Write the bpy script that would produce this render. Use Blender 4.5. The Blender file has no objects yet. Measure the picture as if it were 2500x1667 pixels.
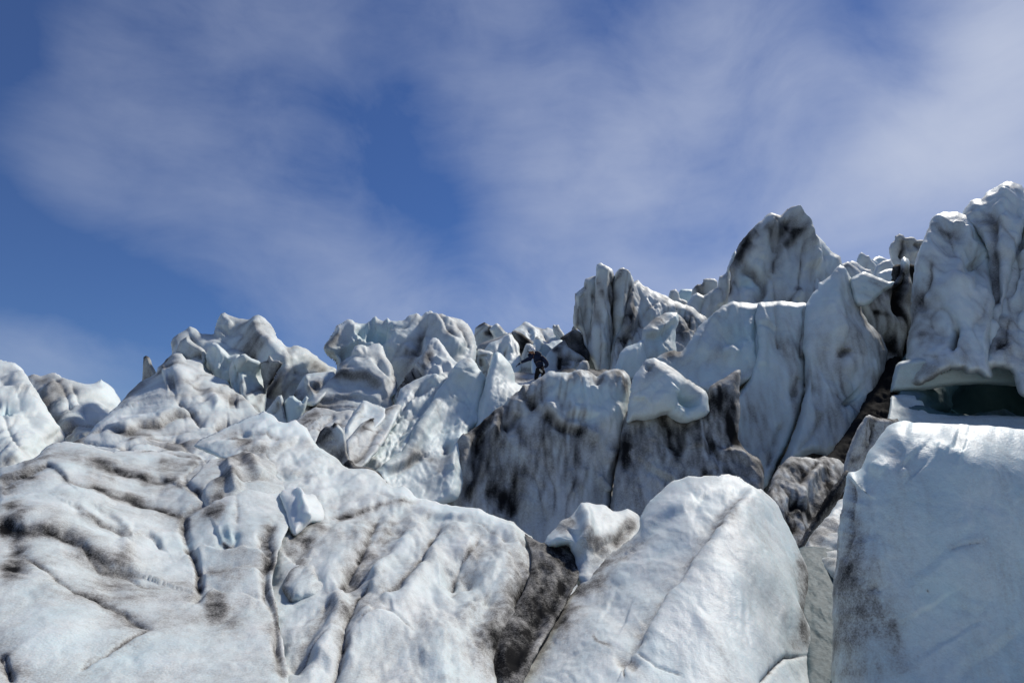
import bpy, bmesh, math, random
import numpy as np
from mathutils import Vector, Matrix

# ------------------------------------------------------------------ camera, sky, sun, exposure
scene = bpy.context.scene
PITCH = math.radians(14.0)
FPX = 1667.0                      # focal length in source pixels (24 mm on a 36 mm sensor, 2500 px wide)
CAM = np.array([0.0, 0.0, 1.6])
cd = bpy.data.cameras.new('camera')
cd.lens = 24.0
cd.sensor_width = 36.0
cd.clip_start = 0.05
cd.clip_end = 20000.0
cam = bpy.data.objects.new('camera', cd)
scene.collection.objects.link(cam)
cam.location = CAM
cam.rotation_euler = (math.pi / 2 + PITCH, 0, 0)
scene.camera = cam

SUN_AZ = math.radians(40.0)       # to the right of the view direction (+Y)
SUN_EL = math.radians(46.0)
sd = np.array([math.sin(SUN_AZ) * math.cos(SUN_EL), math.cos(SUN_AZ) * math.cos(SUN_EL), math.sin(SUN_EL)])
sl = bpy.data.lights.new('sun', 'SUN')
sl.energy = 3.4
sl.angle = math.radians(4.0)
sl.color = (1.0, 0.94, 0.85)
sun = bpy.data.objects.new('sun', sl)
scene.collection.objects.link(sun)
sun.rotation_euler = Vector((-sd[0], -sd[1], -sd[2])).to_track_quat('-Z', 'Y').to_euler()

scene.view_settings.view_transform = 'Standard'
scene.view_settings.look = 'None'
scene.view_settings.exposure = 0.22
scene.view_settings.gamma = 1.0
scene.view_settings.use_curve_mapping = False


def pix_dir(x, y):
    """Direction in the world of the ray through a place in the photograph (not normalised, depth 1)."""
    x = np.asarray(x, dtype=np.float64)
    y = np.asarray(y, dtype=np.float64)
    u = (x - 1250.0) / FPX
    v = (833.5 - y) / FPX
    sp, cp = math.sin(PITCH), math.cos(PITCH)
    return np.stack([u, cp - v * sp, sp + v * cp], axis=-1)


class NT:
    """Small helper for node trees."""
    def __init__(self, tree):
        self.t = tree
        self.t.nodes.clear()

    def n(self, typ, **kw):
        nd = self.t.nodes.new(typ)
        for k, v in kw.items():
            if k == 'ins':
                for key, val in v.items():
                    self.set(nd.inputs[key], val)
            else:
                setattr(nd, k, v)
        return nd

    def set(self, sock, val):
        if isinstance(val, bpy.types.NodeSocket):
            self.t.links.new(val, sock)
        else:
            sock.default_value = val

    def m(self, op, a, b=0.0, c=None, clamp=False):
        nd = self.t.nodes.new('ShaderNodeMath')
        nd.operation = op
        nd.use_clamp = clamp
        self.set(nd.inputs[0], a)
        self.set(nd.inputs[1], b)
        if c is not None:
            self.set(nd.inputs[2], c)
        return nd.outputs[0]

    def mix(self, f, a, b, blend='MIX'):
        nd = self.t.nodes.new('ShaderNodeMix')
        nd.data_type = 'RGBA'
        nd.blend_type = blend
        nd.clamp_factor = True
        self.set(nd.inputs[0], f)
        self.set(nd.inputs[6], a)
        self.set(nd.inputs[7], b)
        return nd.outputs[2]

    def smooth(self, v, lo, hi):
        nd = self.t.nodes.new('ShaderNodeMapRange')
        nd.interpolation_type = 'SMOOTHSTEP'
        self.set(nd.inputs['Value'], v)
        self.set(nd.inputs['From Min'], lo)
        self.set(nd.inputs['From Max'], hi)
        return nd.outputs['Result']

    def noise(self, vec, scale, detail=4.0, rough=0.55, dist=0.0, dim='3D'):
        nd = self.t.nodes.new('ShaderNodeTexNoise')
        nd.noise_dimensions = dim
        self.set(nd.inputs['Vector'], vec)
        self.set(nd.inputs['Scale'], scale)
        self.set(nd.inputs['Detail'], detail)
        self.set(nd.inputs['Roughness'], rough)
        self.set(nd.inputs['Distortion'], dist)
        return nd.outputs['Fac']


# ---- sky: Nishita with thin streaky high cloud
world = bpy.data.worlds.new('World')
scene.world = world
world.use_nodes = True
w = NT(world.node_tree)
sky = w.n('ShaderNodeTexSky')
sky.sky_type = 'NISHITA'
sky.sun_disc = False
sky.sun_elevation = SUN_EL
sky.sun_rotation = SUN_AZ
sky.altitude = 1200.0
sky.air_density = 1.0
sky.dust_density = 0.0
sky.ozone_density = 5.0
tc = w.n('ShaderNodeTexCoord')
sep = w.n('ShaderNodeSeparateXYZ', ins={0: tc.outputs['Generated']})
DX, DY, DZ = sep.outputs
# heading and height of a direction, in degrees
AZ = w.m('MULTIPLY', w.m('ARCTAN2', DX, DY), 180 / math.pi)
EL = w.m('MULTIPLY', w.m('ARCSINE', DZ), 180 / math.pi)
ae = w.n('ShaderNodeCombineXYZ', ins={0: AZ, 1: EL, 2: 0.0}).outputs[0]
# soft wandering of the cloud edges
wn = w.n('ShaderNodeTexNoise')
wn.noise_dimensions = '2D'
w.set(wn.inputs['Vector'], ae)
w.set(wn.inputs['Scale'], 0.045)
w.set(wn.inputs['Detail'], 1.0)
woff = w.n('ShaderNodeVectorMath', operation='SUBTRACT', ins={0: wn.outputs['Color'], 1: (0.5, 0.5, 0.5)})
wsc = w.n('ShaderNodeVectorMath', operation='SCALE', ins={0: woff.outputs[0], 'Scale': 4.0})
wae = w.n('ShaderNodeVectorMath', operation='ADD', ins={0: ae, 1: wsc.outputs[0]}).outputs[0]
wsep = w.n('ShaderNodeSeparateXYZ', ins={0: wae})
WA, WE = wsep.outputs[0], wsep.outputs[1]


def px_ae(x, y):
    d = pix_dir(x, y)
    d = d / np.linalg.norm(d)
    return math.degrees(math.atan2(d[0], d[1])), math.degrees(math.asin(d[2]))


def cloud(x, y, rx, ry, ang, amp):
    """One cloud bank: a soft ellipse in the sky round a heading and a height."""
    a0, e0 = px_ae(x, y)
    a0 = float(a0); e0 = float(e0)
    k = 57.3 / FPX * 0.9
    rx *= k; ry *= k
    ca, sa = math.cos(math.radians(ang)), math.sin(math.radians(ang))
    da = w.m('SUBTRACT', WA, a0)
    de = w.m('SUBTRACT', WE, e0)
    p = w.m('ADD', w.m('MULTIPLY', da, ca / rx), w.m('MULTIPLY', de, sa / rx))
    q = w.m('ADD', w.m('MULTIPLY', da, -sa / ry), w.m('MULTIPLY', de, ca / ry))
    r2 = w.m('ADD', w.m('MULTIPLY', p, p), w.m('MULTIPLY', q, q))
    return w.m('MULTIPLY', w.m('EXPONENT', w.m('MULTIPLY', r2, -1.0)), amp)


CLOUDS = [
    (2420, 330, 520, 230, 42, 0.95),
    (2520, 60, 260, 220, 60, 0.45),
    (2050, 520, 520, 90, 24, 0.26),
    (1720, 210, 520, 260, 40, 0.30),
    (1560, 470, 560, 200, 20, 0.30),
    (1750, 640, 380, 120, 15, 0.26),
    (1330, 330, 200, 220, 60, 0.22),
    (480, 60, 520, 170, 20, 0.05),
    (430, 300, 420, 190, 50, 0.05),
    (640, 520, 420, 130, -35, 0.07),
    (900, 700, 460, 110, -28, 0.18),
    (940, 230, 160, 300, 30, -0.05),
    (1180, 790, 360, 90, 0, 0.16),
    (80, 850, 200, 60, -8, 0.20),
    (150, 480, 330, 110, -40, 0.06),
    (250, 690, 300, 110, -20, -0.22),
    (1200, 60, 220, 200, 60, 0.12),
    (1110, 560, 150, 110, -40, -0.18),
    (0, 150, 140, 300, 0, -0.20),
    (2060, 690, 240, 70, 20, -0.34),
    (2180, 60, 90, 330, 40, -0.18),
]
dens = None
for c in CLOUDS:
    v = cloud(*c)
    dens = v if dens is None else w.m('ADD', dens, v)
# streaks: the same cloud sheet seen overhead, drawn out along the wind
rot = w.n('ShaderNodeMapping', vector_type='POINT')
w.set(rot.inputs['Vector'], wae)
rot.inputs['Rotation'].default_value = (0, 0, math.radians(-42))
rot.inputs['Scale'].default_value = (0.035, 0.15, 1)
st = w.noise(rot.outputs[0], 1.0, 7.0, 0.58, 0.0)
st2 = w.noise(ae, 0.06, 6.0, 0.55, 0.0)
wob = w.m('ADD', w.m('MULTIPLY', st, 1.0), w.m('MULTIPLY', st2, 0.8))          # about 0.9
dens = w.m('MULTIPLY', dens, w.m('ADD', w.m('MULTIPLY', wob, 1.25), -0.16))
dens = w.m('ADD', dens, w.m('MULTIPLY', w.m('SUBTRACT', wob, 0.86), 0.40))
# away from the view the sheet goes on as even thin cloud
dens = w.m('MAXIMUM', w.m('ADD', dens, 0.10), 0.05)
dens = w.m('SUBTRACT', 1.0, w.m('EXPONENT', w.m('MULTIPLY', dens, -1.15)))
cloud_col = (5.7, 6.3, 7.8, 1.0)
skyc = w.n('ShaderNodeHueSaturation', ins={'Hue': 0.512, 'Saturation': 1.24, 'Value': 0.77, 'Fac': 1.0, 'Color': sky.outputs[0]})
col = w.mix(dens, skyc.outputs[0], cloud_col)
bg = w.n('ShaderNodeBackground', ins={'Color': col, 'Strength': 0.082})
wo = w.n('ShaderNodeOutputWorld')
world.node_tree.links.new(bg.outputs[0], wo.inputs['Surface'])


# ------------------------------------------------------------------ noise in numpy
def _hash(ix, iy, iz, seed):
    h = (ix.astype(np.uint32) * np.uint32(374761393) + iy.astype(np.uint32) * np.uint32(668265263)
         + iz.astype(np.uint32) * np.uint32(2147483647 - 1013904223) + np.uint32((seed * 974634599 + 77) & 0xffffffff))
    h = (h ^ (h >> np.uint32(13))) * np.uint32(1274126177)
    h = (h ^ (h >> np.uint32(15))) * np.uint32(2246822519)
    return h ^ (h >> np.uint32(16))


_G = np.random.RandomState(5).normal(size=(256, 3))
_G = (_G / np.linalg.norm(_G, axis=1, keepdims=True)).astype(np.float32)


def perlin(p, seed=0):
    p = np.asarray(p, dtype=np.float32)
    f0 = np.floor(p)
    i = f0.astype(np.int32)
    f = p - f0
    u = f * f * f * (f * (f * 6 - 15) + 10)
    out = 0
    for dx in (0, 1):
        wx = u[:, 0] if dx else 1 - u[:, 0]
        for dy in (0, 1):
            wy = u[:, 1] if dy else 1 - u[:, 1]
            for dz in (0, 1):
                wz = u[:, 2] if dz else 1 - u[:, 2]
                g = _G[_hash(i[:, 0] + dx, i[:, 1] + dy, i[:, 2] + dz, seed) & np.uint32(255)]
                dot = g[:, 0] * (f[:, 0] - dx) + g[:, 1] * (f[:, 1] - dy) + g[:, 2] * (f[:, 2] - dz)
                out = out + dot * wx * wy * wz
    return out * 1.5


def fbm(p, octaves, seed, gain=0.5):
    a, s, o = 1.0, 0.0, 0.0
    for k in range(octaves):
        o = o + a * perlin(p * (2.03 ** k), seed + k * 17)
        s += a
        a *= gain
    return o / s


def facet(p, seed):
    """Piecewise-flat noise: random heights joined by flat facets with sharp edges."""
    p = np.asarray(p, dtype=np.float32)
    f0 = np.floor(p)
    i = f0.astype(np.int32)
    f = p - f0
    order = np.argsort(-f, axis=1)
    fs = np.take_along_axis(f, order, axis=1)
    def val(c):
        return (_hash(c[:, 0], c[:, 1], c[:, 2], seed) & np.uint32(65535)).astype(np.float32) / 32768.0 - 1.0
    c = i.copy()
    rows = np.arange(len(p))
    v0 = val(c)
    out = v0.copy()
    prev = v0
    for k in range(3):
        c[rows, order[:, k]] += 1
        v = val(c)
        out = out + fs[:, k] * (v - prev)
        prev = v
    return out


# ------------------------------------------------------------------ materials
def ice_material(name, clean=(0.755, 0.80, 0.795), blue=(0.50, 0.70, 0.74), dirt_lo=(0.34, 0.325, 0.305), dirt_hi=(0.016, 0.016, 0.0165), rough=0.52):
    m = bpy.data.materials.new(name)
    m.use_nodes = True
    t = NT(m.node_tree)
    tc = t.n('ShaderNodeTexCoord').outputs['Object']
    ad = t.n('ShaderNodeAttribute', attribute_name='dirt').outputs['Fac']
    ab = t.n('ShaderNodeAttribute', attribute_name='blue').outputs['Fac']
    s1 = t.noise(tc, 70.0, 2.0, 0.7)
    s2 = t.noise(tc, 18.0, 3.0, 0.65)
    s3 = t.noise(tc, 2.4, 5.0, 0.62)
    sp = t.m('ADD', t.m('MULTIPLY', t.m('SUBTRACT', s1, 0.5), 0.85), t.m('MULTIPLY', t.m('SUBTRACT', s2, 0.5), 0.5))
    sp = t.m('ADD', sp, t.m('MULTIPLY', t.m('SUBTRACT', s3, 0.5), 0.3))
    amt = t.m('ADD', 0.36, t.m('MULTIPLY', ad, 1.0), clamp=True)
    d = t.m('ADD', ad, t.m('MULTIPLY', sp, amt))
    lo = t.smooth(d, -0.05, 0.85)
    hi = t.smooth(d, 0.42, 1.30)
    bl = t.m('ADD', ab, t.m('MULTIPLY', t.m('SUBTRACT', s3, 0.5), 0.5), clamp=True)
    c = t.mix(bl, (*clean, 1), (*blue, 1))
    c = t.mix(t.m('MULTIPLY', lo, 0.88), c, (*dirt_lo, 1))
    c = t.mix(hi, c, (*dirt_hi, 1))
    # fine granular surface
    g1 = t.noise(tc, 60.0, 2.0, 0.7)
    g2 = t.noise(tc, 9.0, 3.0, 0.6)
    hgt = t.m('ADD', t.m('MULTIPLY', g1, 0.008), t.m('MULTIPLY', g2, 0.012))
    bump = t.n('ShaderNodeBump', ins={'Strength': 0.5, 'Distance': 1.0, 'Height': hgt})
    b = t.n('ShaderNodeBsdfPrincipled')
    t.set(b.inputs['Base Color'], c)
    t.set(b.inputs['Roughness'], t.m('ADD', rough, t.m('MULTIPLY', lo, 0.25)))
    t.set(b.inputs['IOR'], 1.31)
    t.set(b.inputs['Specular IOR Level'], t.m('MULTIPLY', t.m('SUBTRACT', 1.0, t.m('MULTIPLY', hi, 0.97)), 0.5))
    t.set(b.inputs['Subsurface Weight'], t.m('MULTIPLY', t.m('SUBTRACT', 1.0, lo), SSS))
    b.inputs['Subsurface Radius'].default_value = (0.55, 0.85, 1.0)
    b.inputs['Subsurface Scale'].default_value = 0.12
    t.set(b.inputs['Normal'], bump.outputs[0])
    o = t.n('ShaderNodeOutputMaterial')
    m.node_tree.links.new(b.outputs[0], o.inputs['Surface'])
    return m


SSS = 0.32
MAT_ICE = ice_material('glacier_ice')
MAT_CAVE = ice_material('cave_shade_ice', clean=(0.16, 0.24, 0.27), blue=(0.03, 0.075, 0.09), rough=0.75)  # darker ice colours stand in for the shade of the deep cave


def plain(name, colr, rough=0.8, spec=0.3, bump=0.0, scale=40.0):
    m = bpy.data.materials.new(name)
    m.use_nodes = True
    t = NT(m.node_tree)
    tc = t.n('ShaderNodeTexCoord').outputs['Object']
    nz = t.noise(tc, scale, 4.0, 0.6)
    c = t.mix(t.smooth(nz, 0.3, 0.7), (colr[0] * 0.75, colr[1] * 0.75, colr[2] * 0.75, 1), (colr[0] * 1.2, colr[1] * 1.2, colr[2] * 1.2, 1))
    b = t.n('ShaderNodeBsdfPrincipled')
    t.set(b.inputs['Base Color'], c)
    b.inputs['Roughness'].default_value = rough
    b.inputs['Specular IOR Level'].default_value = spec
    if bump:
        bp = t.n('ShaderNodeBump', ins={'Strength': 0.6, 'Distance': bump, 'Height': nz})
        t.set(b.inputs['Normal'], bp.outputs[0])
    o = t.n('ShaderNodeOutputMaterial')
    m.node_tree.links.new(b.outputs[0], o.inputs['Surface'])
    return m


# ------------------------------------------------------------------ building one piece of ice
def tag(o, label=None, cat=None, group=None, kind=None):
    if label: o['label'] = label
    if cat: o['category'] = cat
    if group: o['group'] = group
    if kind: o['kind'] = kind
    return o


def P(tile, *xy):
    x0, y0, k = tile
    return [(x0 + xy[i] / k, y0 + xy[i + 1] / k) for i in range(0, len(xy), 2)]


# places in the photograph were noted in eight enlargements of it: corner and magnification of each
T0 = (0, 0, 1.0)
T1 = (0, 700, 3.267)
T2 = (0, 1100, 2.765)
T3 = (600, 700, 3.267)
T4 = (700, 1100, 2.765)
T5 = (1200, 600, 3.267)
T6 = (1800, 420, 3.267)
T7 = (1050, 850, 2.851)
T8 = (1700, 850, 1.919)
T9 = (1150, 760, 7.84)
TC = (2040, 860, 5.113)


def polyline_dist(x, y, pts, closed=False):
    """Distance, nearest point and side for many points against a polyline."""
    n = len(pts)
    best = np.full(x.shape, 1e18, np.float32)
    nx = np.zeros_like(best); ny = np.zeros_like(best); side = np.zeros_like(best); along = np.zeros_like(best)
    segs = n if closed else n - 1
    for i in range(segs):
        ax, ay = pts[i]
        bx, by = pts[(i + 1) % n]
        ex, ey = bx - ax, by - ay
        l2 = ex * ex + ey * ey + 1e-9
        tt = np.clip(((x - ax) * ex + (y - ay) * ey) / l2, 0, 1)
        qx = ax + tt * ex; qy = ay + tt * ey
        d2 = (x - qx) ** 2 + (y - qy) ** 2
        k = d2 < best
        best = np.where(k, d2, best)
        nx = np.where(k, qx, nx); ny = np.where(k, qy, ny)
        side = np.where(k, np.sign(ex * (y - ay) - ey * (x - ax)), side)
        along = np.where(k, (i + tt) / segs, along)
    return np.sqrt(best), nx, ny, side, along


def inside_poly(x, y, pts):
    r = np.zeros(x.shape, bool)
    n = len(pts)
    for i in range(n):
        ax, ay = pts[i]; bx, by = pts[(i + 1) % n]
        if ay == by:
            continue
        k = ((ay > y) != (by > y)) & (x < (bx - ax) * (y - ay) / (by - ay) + ax)
        r ^= k
    return r


def rough_outline(pts, jag, seed):
    """Break a traced outline into short uneven edges."""
    out = []
    n = len(pts)
    # Catmull-Rom through the noted places
    for i in range(n):
        p0, p1, p2, p3 = (np.array(pts[(i + k) % n]) for k in (-1, 0, 1, 2))
        L = np.linalg.norm(p2 - p1)
        c = max(1, int(L / 7))
        for j in range(c):
            t = j / c
            q = 0.5 * ((2 * p1) + (-p0 + p2) * t + (2 * p0 - 5 * p1 + 4 * p2 - p3) * t * t + (-p0 + 3 * p1 - 3 * p2 + p3) * t ** 3)
            lin = p1 + (p2 - p1) * t
            out.append(0.55 * q + 0.45 * lin)
    a = np.array(out)
    q = np.column_stack([a[:, 0] / 22, a[:, 1] / 22, np.full(len(a), seed * 1.7)])
    q2 = np.column_stack([a[:, 0] / 8, a[:, 1] / 8, np.full(len(a), seed * 2.3)])
    dx = perlin(q, 3) + 0.5 * perlin(q2, 5)
    dy = perlin(q + 31, 4) + 0.5 * perlin(q2 + 17, 6)
    a = a + jag * np.column_stack([dx, dy])
    return [tuple(v) for v in a]


def tps(ctrl, x, y):
    """Smooth surface through a few noted distances; exact for flat planes."""
    c = np.array([(a / 1000.0, b / 1000.0) for a, b, _ in ctrl])
    v = np.array([1.0 / (Y / pix_dir(a, b)[1]) for a, b, Y in ctrl])
    n = len(c)
    if n < 4:
        A = np.column_stack([c, np.ones(n)])
        s = np.linalg.lstsq(A, v, rcond=None)[0]
        return 1.0 / (s[0] * x / 1000 + s[1] * y / 1000 + s[2])
    def K(r2):
        return 0.5 * r2 * np.log(r2 + 1e-12)
    d2 = ((c[:, None] - c[None]) ** 2).sum(-1)
    A = np.zeros((n + 3, n + 3))
    A[:n, :n] = K(d2) + np.eye(n) * 1e-4
    A[:n, n:] = np.column_stack([c, np.ones(n)])
    A[n:, :n] = A[:n, n:].T
    s = np.linalg.solve(A, np.concatenate([v, np.zeros(3)]))
    o = s[n] * x / 1000 + s[n + 1] * y / 1000 + s[n + 2]
    for k in range(n):
        o = o + s[k] * K((x / 1000 - c[k, 0]) ** 2 + (y / 1000 - c[k, 1]) ** 2)
    return 1.0 / np.clip(o, 1 / 200.0, 1 / 2.0)


_seed = [10]


def steep(pts, k):
    """The same face, standing more upright."""
    m = max(p[2] for p in pts)
    return [(a, b, m - k * (m - c)) for a, b, c in pts]



def ice(name, label, cat, outline, depth, R=34, T=30, Tb=45, flow=90, stretch=2.2, lump=(130, 13), fold=(70, 9), scal=(26, 2.4),
        fine=(9, 0.7), dirt=0.10, patch=0.38, crease=0.35, blue=0.10, strokes=(), step=3.0, jag=3.0, group=None, parent=None, mat=None, kind=None, pw=1.0, chip=None, streak=0.12):
    if chip is None:
        chip = (fold[0] * 1.1, fold[1] * 1.15)
    _seed[0] += 1
    seed = _seed[0]
    poly = rough_outline(outline, jag, seed)
    pa = np.array(poly)
    x0, y0 = pa.min(0) - step * 1.5
    x1, y1 = pa.max(0) + step * 1.5
    xs = np.arange(x0, x1 + step, step)
    ys = np.arange(y0, y1 + step, step)
    GX, GY = np.meshgrid(xs, ys)
    ny, nx = GX.shape
    gx = GX.ravel().astype(np.float32); gy = GY.ravel().astype(np.float32)
    ins = inside_poly(gx, gy, poly)
    I2 = ins.reshape(ny, nx)
    cell = I2[:-1, :-1] | I2[1:, :-1] | I2[:-1, 1:] | I2[1:, 1:]
    used = np.zeros((ny, nx), bool)
    used[:-1, :-1] |= cell; used[1:, :-1] |= cell; used[:-1, 1:] |= cell; used[1:, 1:] |= cell
    used = used.ravel()
    idx = np.nonzero(used)[0]
    dist = np.zeros(gx.shape, np.float32)
    d, qx, qy, _, _ = polyline_dist(gx[idx], gy[idx], poly, True)
    inn = ins[idx]
    dist[idx] = np.where(inn, d, 0)
    px = gx.copy(); py = gy.copy()
    px[idx] = np.where(inn, gx[idx], qx)
    py[idx] = np.where(inn, gy[idx], qy)
    # distance of the face from the camera
    if isinstance(depth, tuple):
        Y0, lean, yaw = depth
        rx, ry = pa.mean(0)
        dr = pix_dir(rx, ry)
        pr = dr * (Y0 / dr[1])
        dd = pix_dir(px, py)
        t = (Y0 - lean * pr[2] - yaw * pr[0]) / np.clip(dd[:, 1] - lean * dd[:, 2] - yaw * dd[:, 0], 0.05, None)
    else:
        t = tps(depth, px.astype(np.float64), py.astype(np.float64))
    tm = float(np.median(t[idx]))
    U = tm / FPX                                  # metres per pixel at this distance
    if tm < 12:
        chip = (chip[0] * 0.8, chip[1] * 0.8)
    near = float(np.clip((14 - tm) / 5, 0, 1))
    R = R * (0.60 + 0.95 * near); T = T * (1.0 + 0.8 * near)
    q = np.clip(dist / R, 0, 1)
    prof = np.sqrt(np.clip(1 - (1 - q) ** 2, 0, 1)) ** pw
    # strokes: ridges, furrows, ledges, hollows, dirt
    wn = np.column_stack([px / 70, py / 70, np.full(px.shape, seed * 3.1)])
    wx = np.zeros_like(px); wy = np.zeros_like(py)
    if strokes:
        k2 = np.column_stack([px / 22, py / 22, np.full(px.shape, seed * 1.3)])
        wx[idx] = 9 * perlin(wn[idx], 41) + 2.0 * perlin(k2[idx], 42)
        wy[idx] = 9 * perlin(wn[idx] + 50, 43) + 2.0 * perlin(k2[idx] + 50, 44)
    rel = np.zeros_like(px)
    sd_ = np.zeros_like(px); sb_ = np.zeros_like(px)
    for s in strokes:
        typ, pts, wd, amp = s[:4]
        if typ in ('ridge', 'gully', 'crease', 'step'):
            amp = amp * 1.6
        pts = list(pts)
        if len(pts) == 1:
            pts = [pts[0], (pts[0][0] + 0.1, pts[0][1])]
        a = np.array(pts)
        m = 4.5 * wd + 14
        k = used & (px > a[:, 0].min() - m) & (px < a[:, 0].max() + m) & (py > a[:, 1].min() - m) & (py < a[:, 1].max() + m)
        k = np.nonzero(k)[0]
        if len(k) == 0:
            continue
        dd, _, _, side, al = polyline_dist(px[k] + wx[k], py[k] + wy[k], pts)
        taper = np.clip(np.minimum(al, 1 - al) * 7 + 0.35, 0, 1) if len(s) < 6 or s[5] != 'full' else 1.0
        g = np.exp(-(dd / wd) ** 2)
        if typ == 'ridge':
            rel[k] += amp * g * taper
        elif typ == 'gully':
            rel[k] -= amp * g * taper
            if len(s) > 4 and s[4]:
                sd_[k] += s[4] * np.exp(-(dd / (wd * 0.9)) ** 2) * taper
        elif typ == 'crease':
            rel[k] -= amp * np.exp(-dd / wd) * taper
            if len(s) > 4 and s[4]:
                sd_[k] += s[4] * np.exp(-dd / (wd * 0.6)) * taper
        elif typ == 'step':                      # ledge: the left-hand side (walking along the points) stands proud
            sg = np.tanh(-side * dd / (0.16 * wd + 2.0))
            rel[k] += amp * sg * np.exp(-dd / wd) * taper
            if len(s) > 4 and s[4]:
                sd_[k] += s[4] * np.exp(-np.abs(dd) / (wd * 0.25)) * taper
        elif typ == 'dirt':
            sd_[k] += amp * g * (taper if len(pts) > 2 else 1)
        elif typ == 'blue':
            sb_[k] += amp * g
    rel = rel * np.clip(dist / 12, 0.15, 1)
    base = t + (T * U) * (1 - prof)
    W = CAM + pix_dir(px, py) * base[:, None]
    G = W.reshape(ny, nx, 3)
    du = np.gradient(G, axis=1); dv = np.gradient(G, axis=0)
    N = np.cross(dv, du)
    N /= np.linalg.norm(N, axis=2, keepdims=True) + 1e-9
    N = N.reshape(-1, 3)
    vd = -pix_dir(px, py); vd /= np.linalg.norm(vd, axis=1, keepdims=True)
    flip = (N * vd).sum(1) < 0
    N[flip] *= -1
    N = N[idx]
    Wf = W[idx]
    # noise frame: across the flow, along it, and into the picture, in pixels at this distance
    right = np.array([1, 0, 0.0]); up = np.array([0, -math.sin(PITCH), math.cos(PITCH)]); fw = np.array([0, math.cos(PITCH), math.sin(PITCH)])
    fa = math.radians(flow)
    along = math.cos(fa) * right + math.sin(fa) * up
    across = -math.sin(fa) * right + math.cos(fa) * up
    Q0 = np.column_stack([Wf @ across, Wf @ along, 0.4 * (Wf @ fw)]) / U
    Q = (Q0 + 13.7 * seed).astype(np.float32)
    warp = np.column_stack([perlin(Q / 120, 7), perlin(Q / 120 + 9, 8), perlin(Q / 120 + 18, 9)])
    Qw = Q + 26 * warp
    Qs = Qw * np.array([1, 1 / stretch, 1], np.float32)
    disp = lump[1] * 1.05 * fbm(Qw / lump[0], 2, 11)
    n1 = perlin(Qs / fold[0], 21)
    n2 = perlin(Qs / (fold[0] * 0.47) + 5, 22)
    n3 = perlin(Qs / (fold[0] * 0.22) + 8, 24)
    bill = np.sqrt(n1 * n1 + 0.0012) - 0.25
    bill2 = np.sqrt(n2 * n2 + 0.004) - 0.25
    disp = disp + fold[1] * (0.55 + 0.4 * near) * bill + fold[1] * 0.15 * bill2 + fold[1] * 0.08 * n3
    fl = perlin(Qw * np.array([1, 1 / (stretch * 2.6), 1], np.float32) / (fold[0] * 0.42) + 77, 27)
    disp = disp + fold[1] * (0.12 + 0.33 * (1 - near)) * (np.sqrt(fl * fl + 0.003) - 0.25)
    nL = perlin((Q + 8 * warp) * np.array([1, 1 / (stretch * 4.5), 1], np.float32) / (fold[0] * 0.9) + 55, 29)
    disp = disp - (1 - near) * fold[1] * 0.35 * np.exp(-np.abs(nL) / 0.05)
    rm = np.array([[0.80, 0.36, -0.48], [-0.60, 0.48, -0.64], [0.0, 0.80, 0.60]], np.float32)
    Qf = ((Q + 10 * warp) * np.array([1, 1 / (1 + 0.55 * (stretch - 1)), 1], np.float32)) @ rm
    fsz = chip[0]
    fa1 = facet(Qf / fsz, 81); fa2 = facet(Qf / (fsz * 0.46) + 7, 82); fa3 = facet(Qf / (fsz * 0.2) + 9, 83)
    fmod = np.clip(0.6 + 1.1 * perlin(Q / 170 + 14, 84), 0.15, 1)
    disp = disp + chip[1] * (fa1 + fmod * ((0.5 + 0.2 * (1 - near)) * fa2 + (0.14 + 0.26 * (1 - near)) * fa3))
    sc = perlin(Qw * np.array([1, 1 / (1 + 0.4 * (stretch - 1)), 1], np.float32) / scal[0], 31)
    sc2 = perlin(Qw / (scal[0] * 0.45) + 3, 32)
    mod = 0.55 + 0.9 * np.clip(perlin(Q / 140 + 4, 33) + 0.35, 0, 1)
    far = float(np.clip((tm - 8) / 10, 0, 1))
    n4 = perlin(Qs / (fold[0] * 0.6) + 23, 26)
    disp = disp - far * fold[1] * 0.3 * (np.sqrt(n4 * n4 + 0.002) - 0.25)
    disp = disp + (0.40 + 0.2 * far) * scal[1] * mod * (1.6 * np.abs(sc) + 0.55 * sc2)
    disp = disp + (1 + far) * fine[1] * fbm(Q / fine[0], 2, 35)
    disp = disp * np.clip(dist[idx] / 26, 0.30, 1)
    disp = disp + rel[idx]
    Wd = Wf + N * (disp * U)[:, None]
    # dirt: patches, and films along the folds that double as crease shade
    Qd = (Q + 9 * warp) * np.array([1, 1 / (stretch * 2.2), 1], np.float32)
    pt = fbm(Qd / 130 + 40, 4, 51, 0.6)
    pt2 = fbm(Qd / 40 + 60, 3, 52, 0.6)
    gate = np.clip(0.5 + 1.6 * perlin(Qw / 160 + 70, 53), 0, 1)
    cr = 0.8 * np.exp(-(np.abs(nL) / 0.035) ** 1.2) * gate * gate + 0.6 * np.exp(-(np.abs(nL) / 0.14) ** 1.5) * gate
    sdv = np.where(sd_[idx] > 0, 0.95 * np.tanh(sd_[idx] / 0.95), sd_[idx])
    crease = crease * (1 - 0.85 * near)
    dv_ = dirt + 0.17 + 0.05 * near + (1.45 - 0.25 * near) * patch * (1.0 * pt + 0.40 * pt2) + crease * cr + sdv * (0.80 + 0.9 * pt2)
    Qk = (Q + 6 * warp) * np.array([1, 1 / 9.0, 1], np.float32)
    dv_ = dv_ + streak * 1.6 * (fbm(Qk / 34 + 33, 3, 56, 0.6) + 0.5 * perlin(Qk / 11 + 3, 57)) * (0.6 + np.clip(pt * 1.5, -0.4, 1))
    bl = 0.12 + 0.9 * blue + 0.35 * fbm(Qw / 110 + 90, 3, 61) + sb_[idx]
    # back of the block
    edge = dist[idx] <= 0
    bidx = np.full(len(idx), -1, np.int64)
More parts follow.
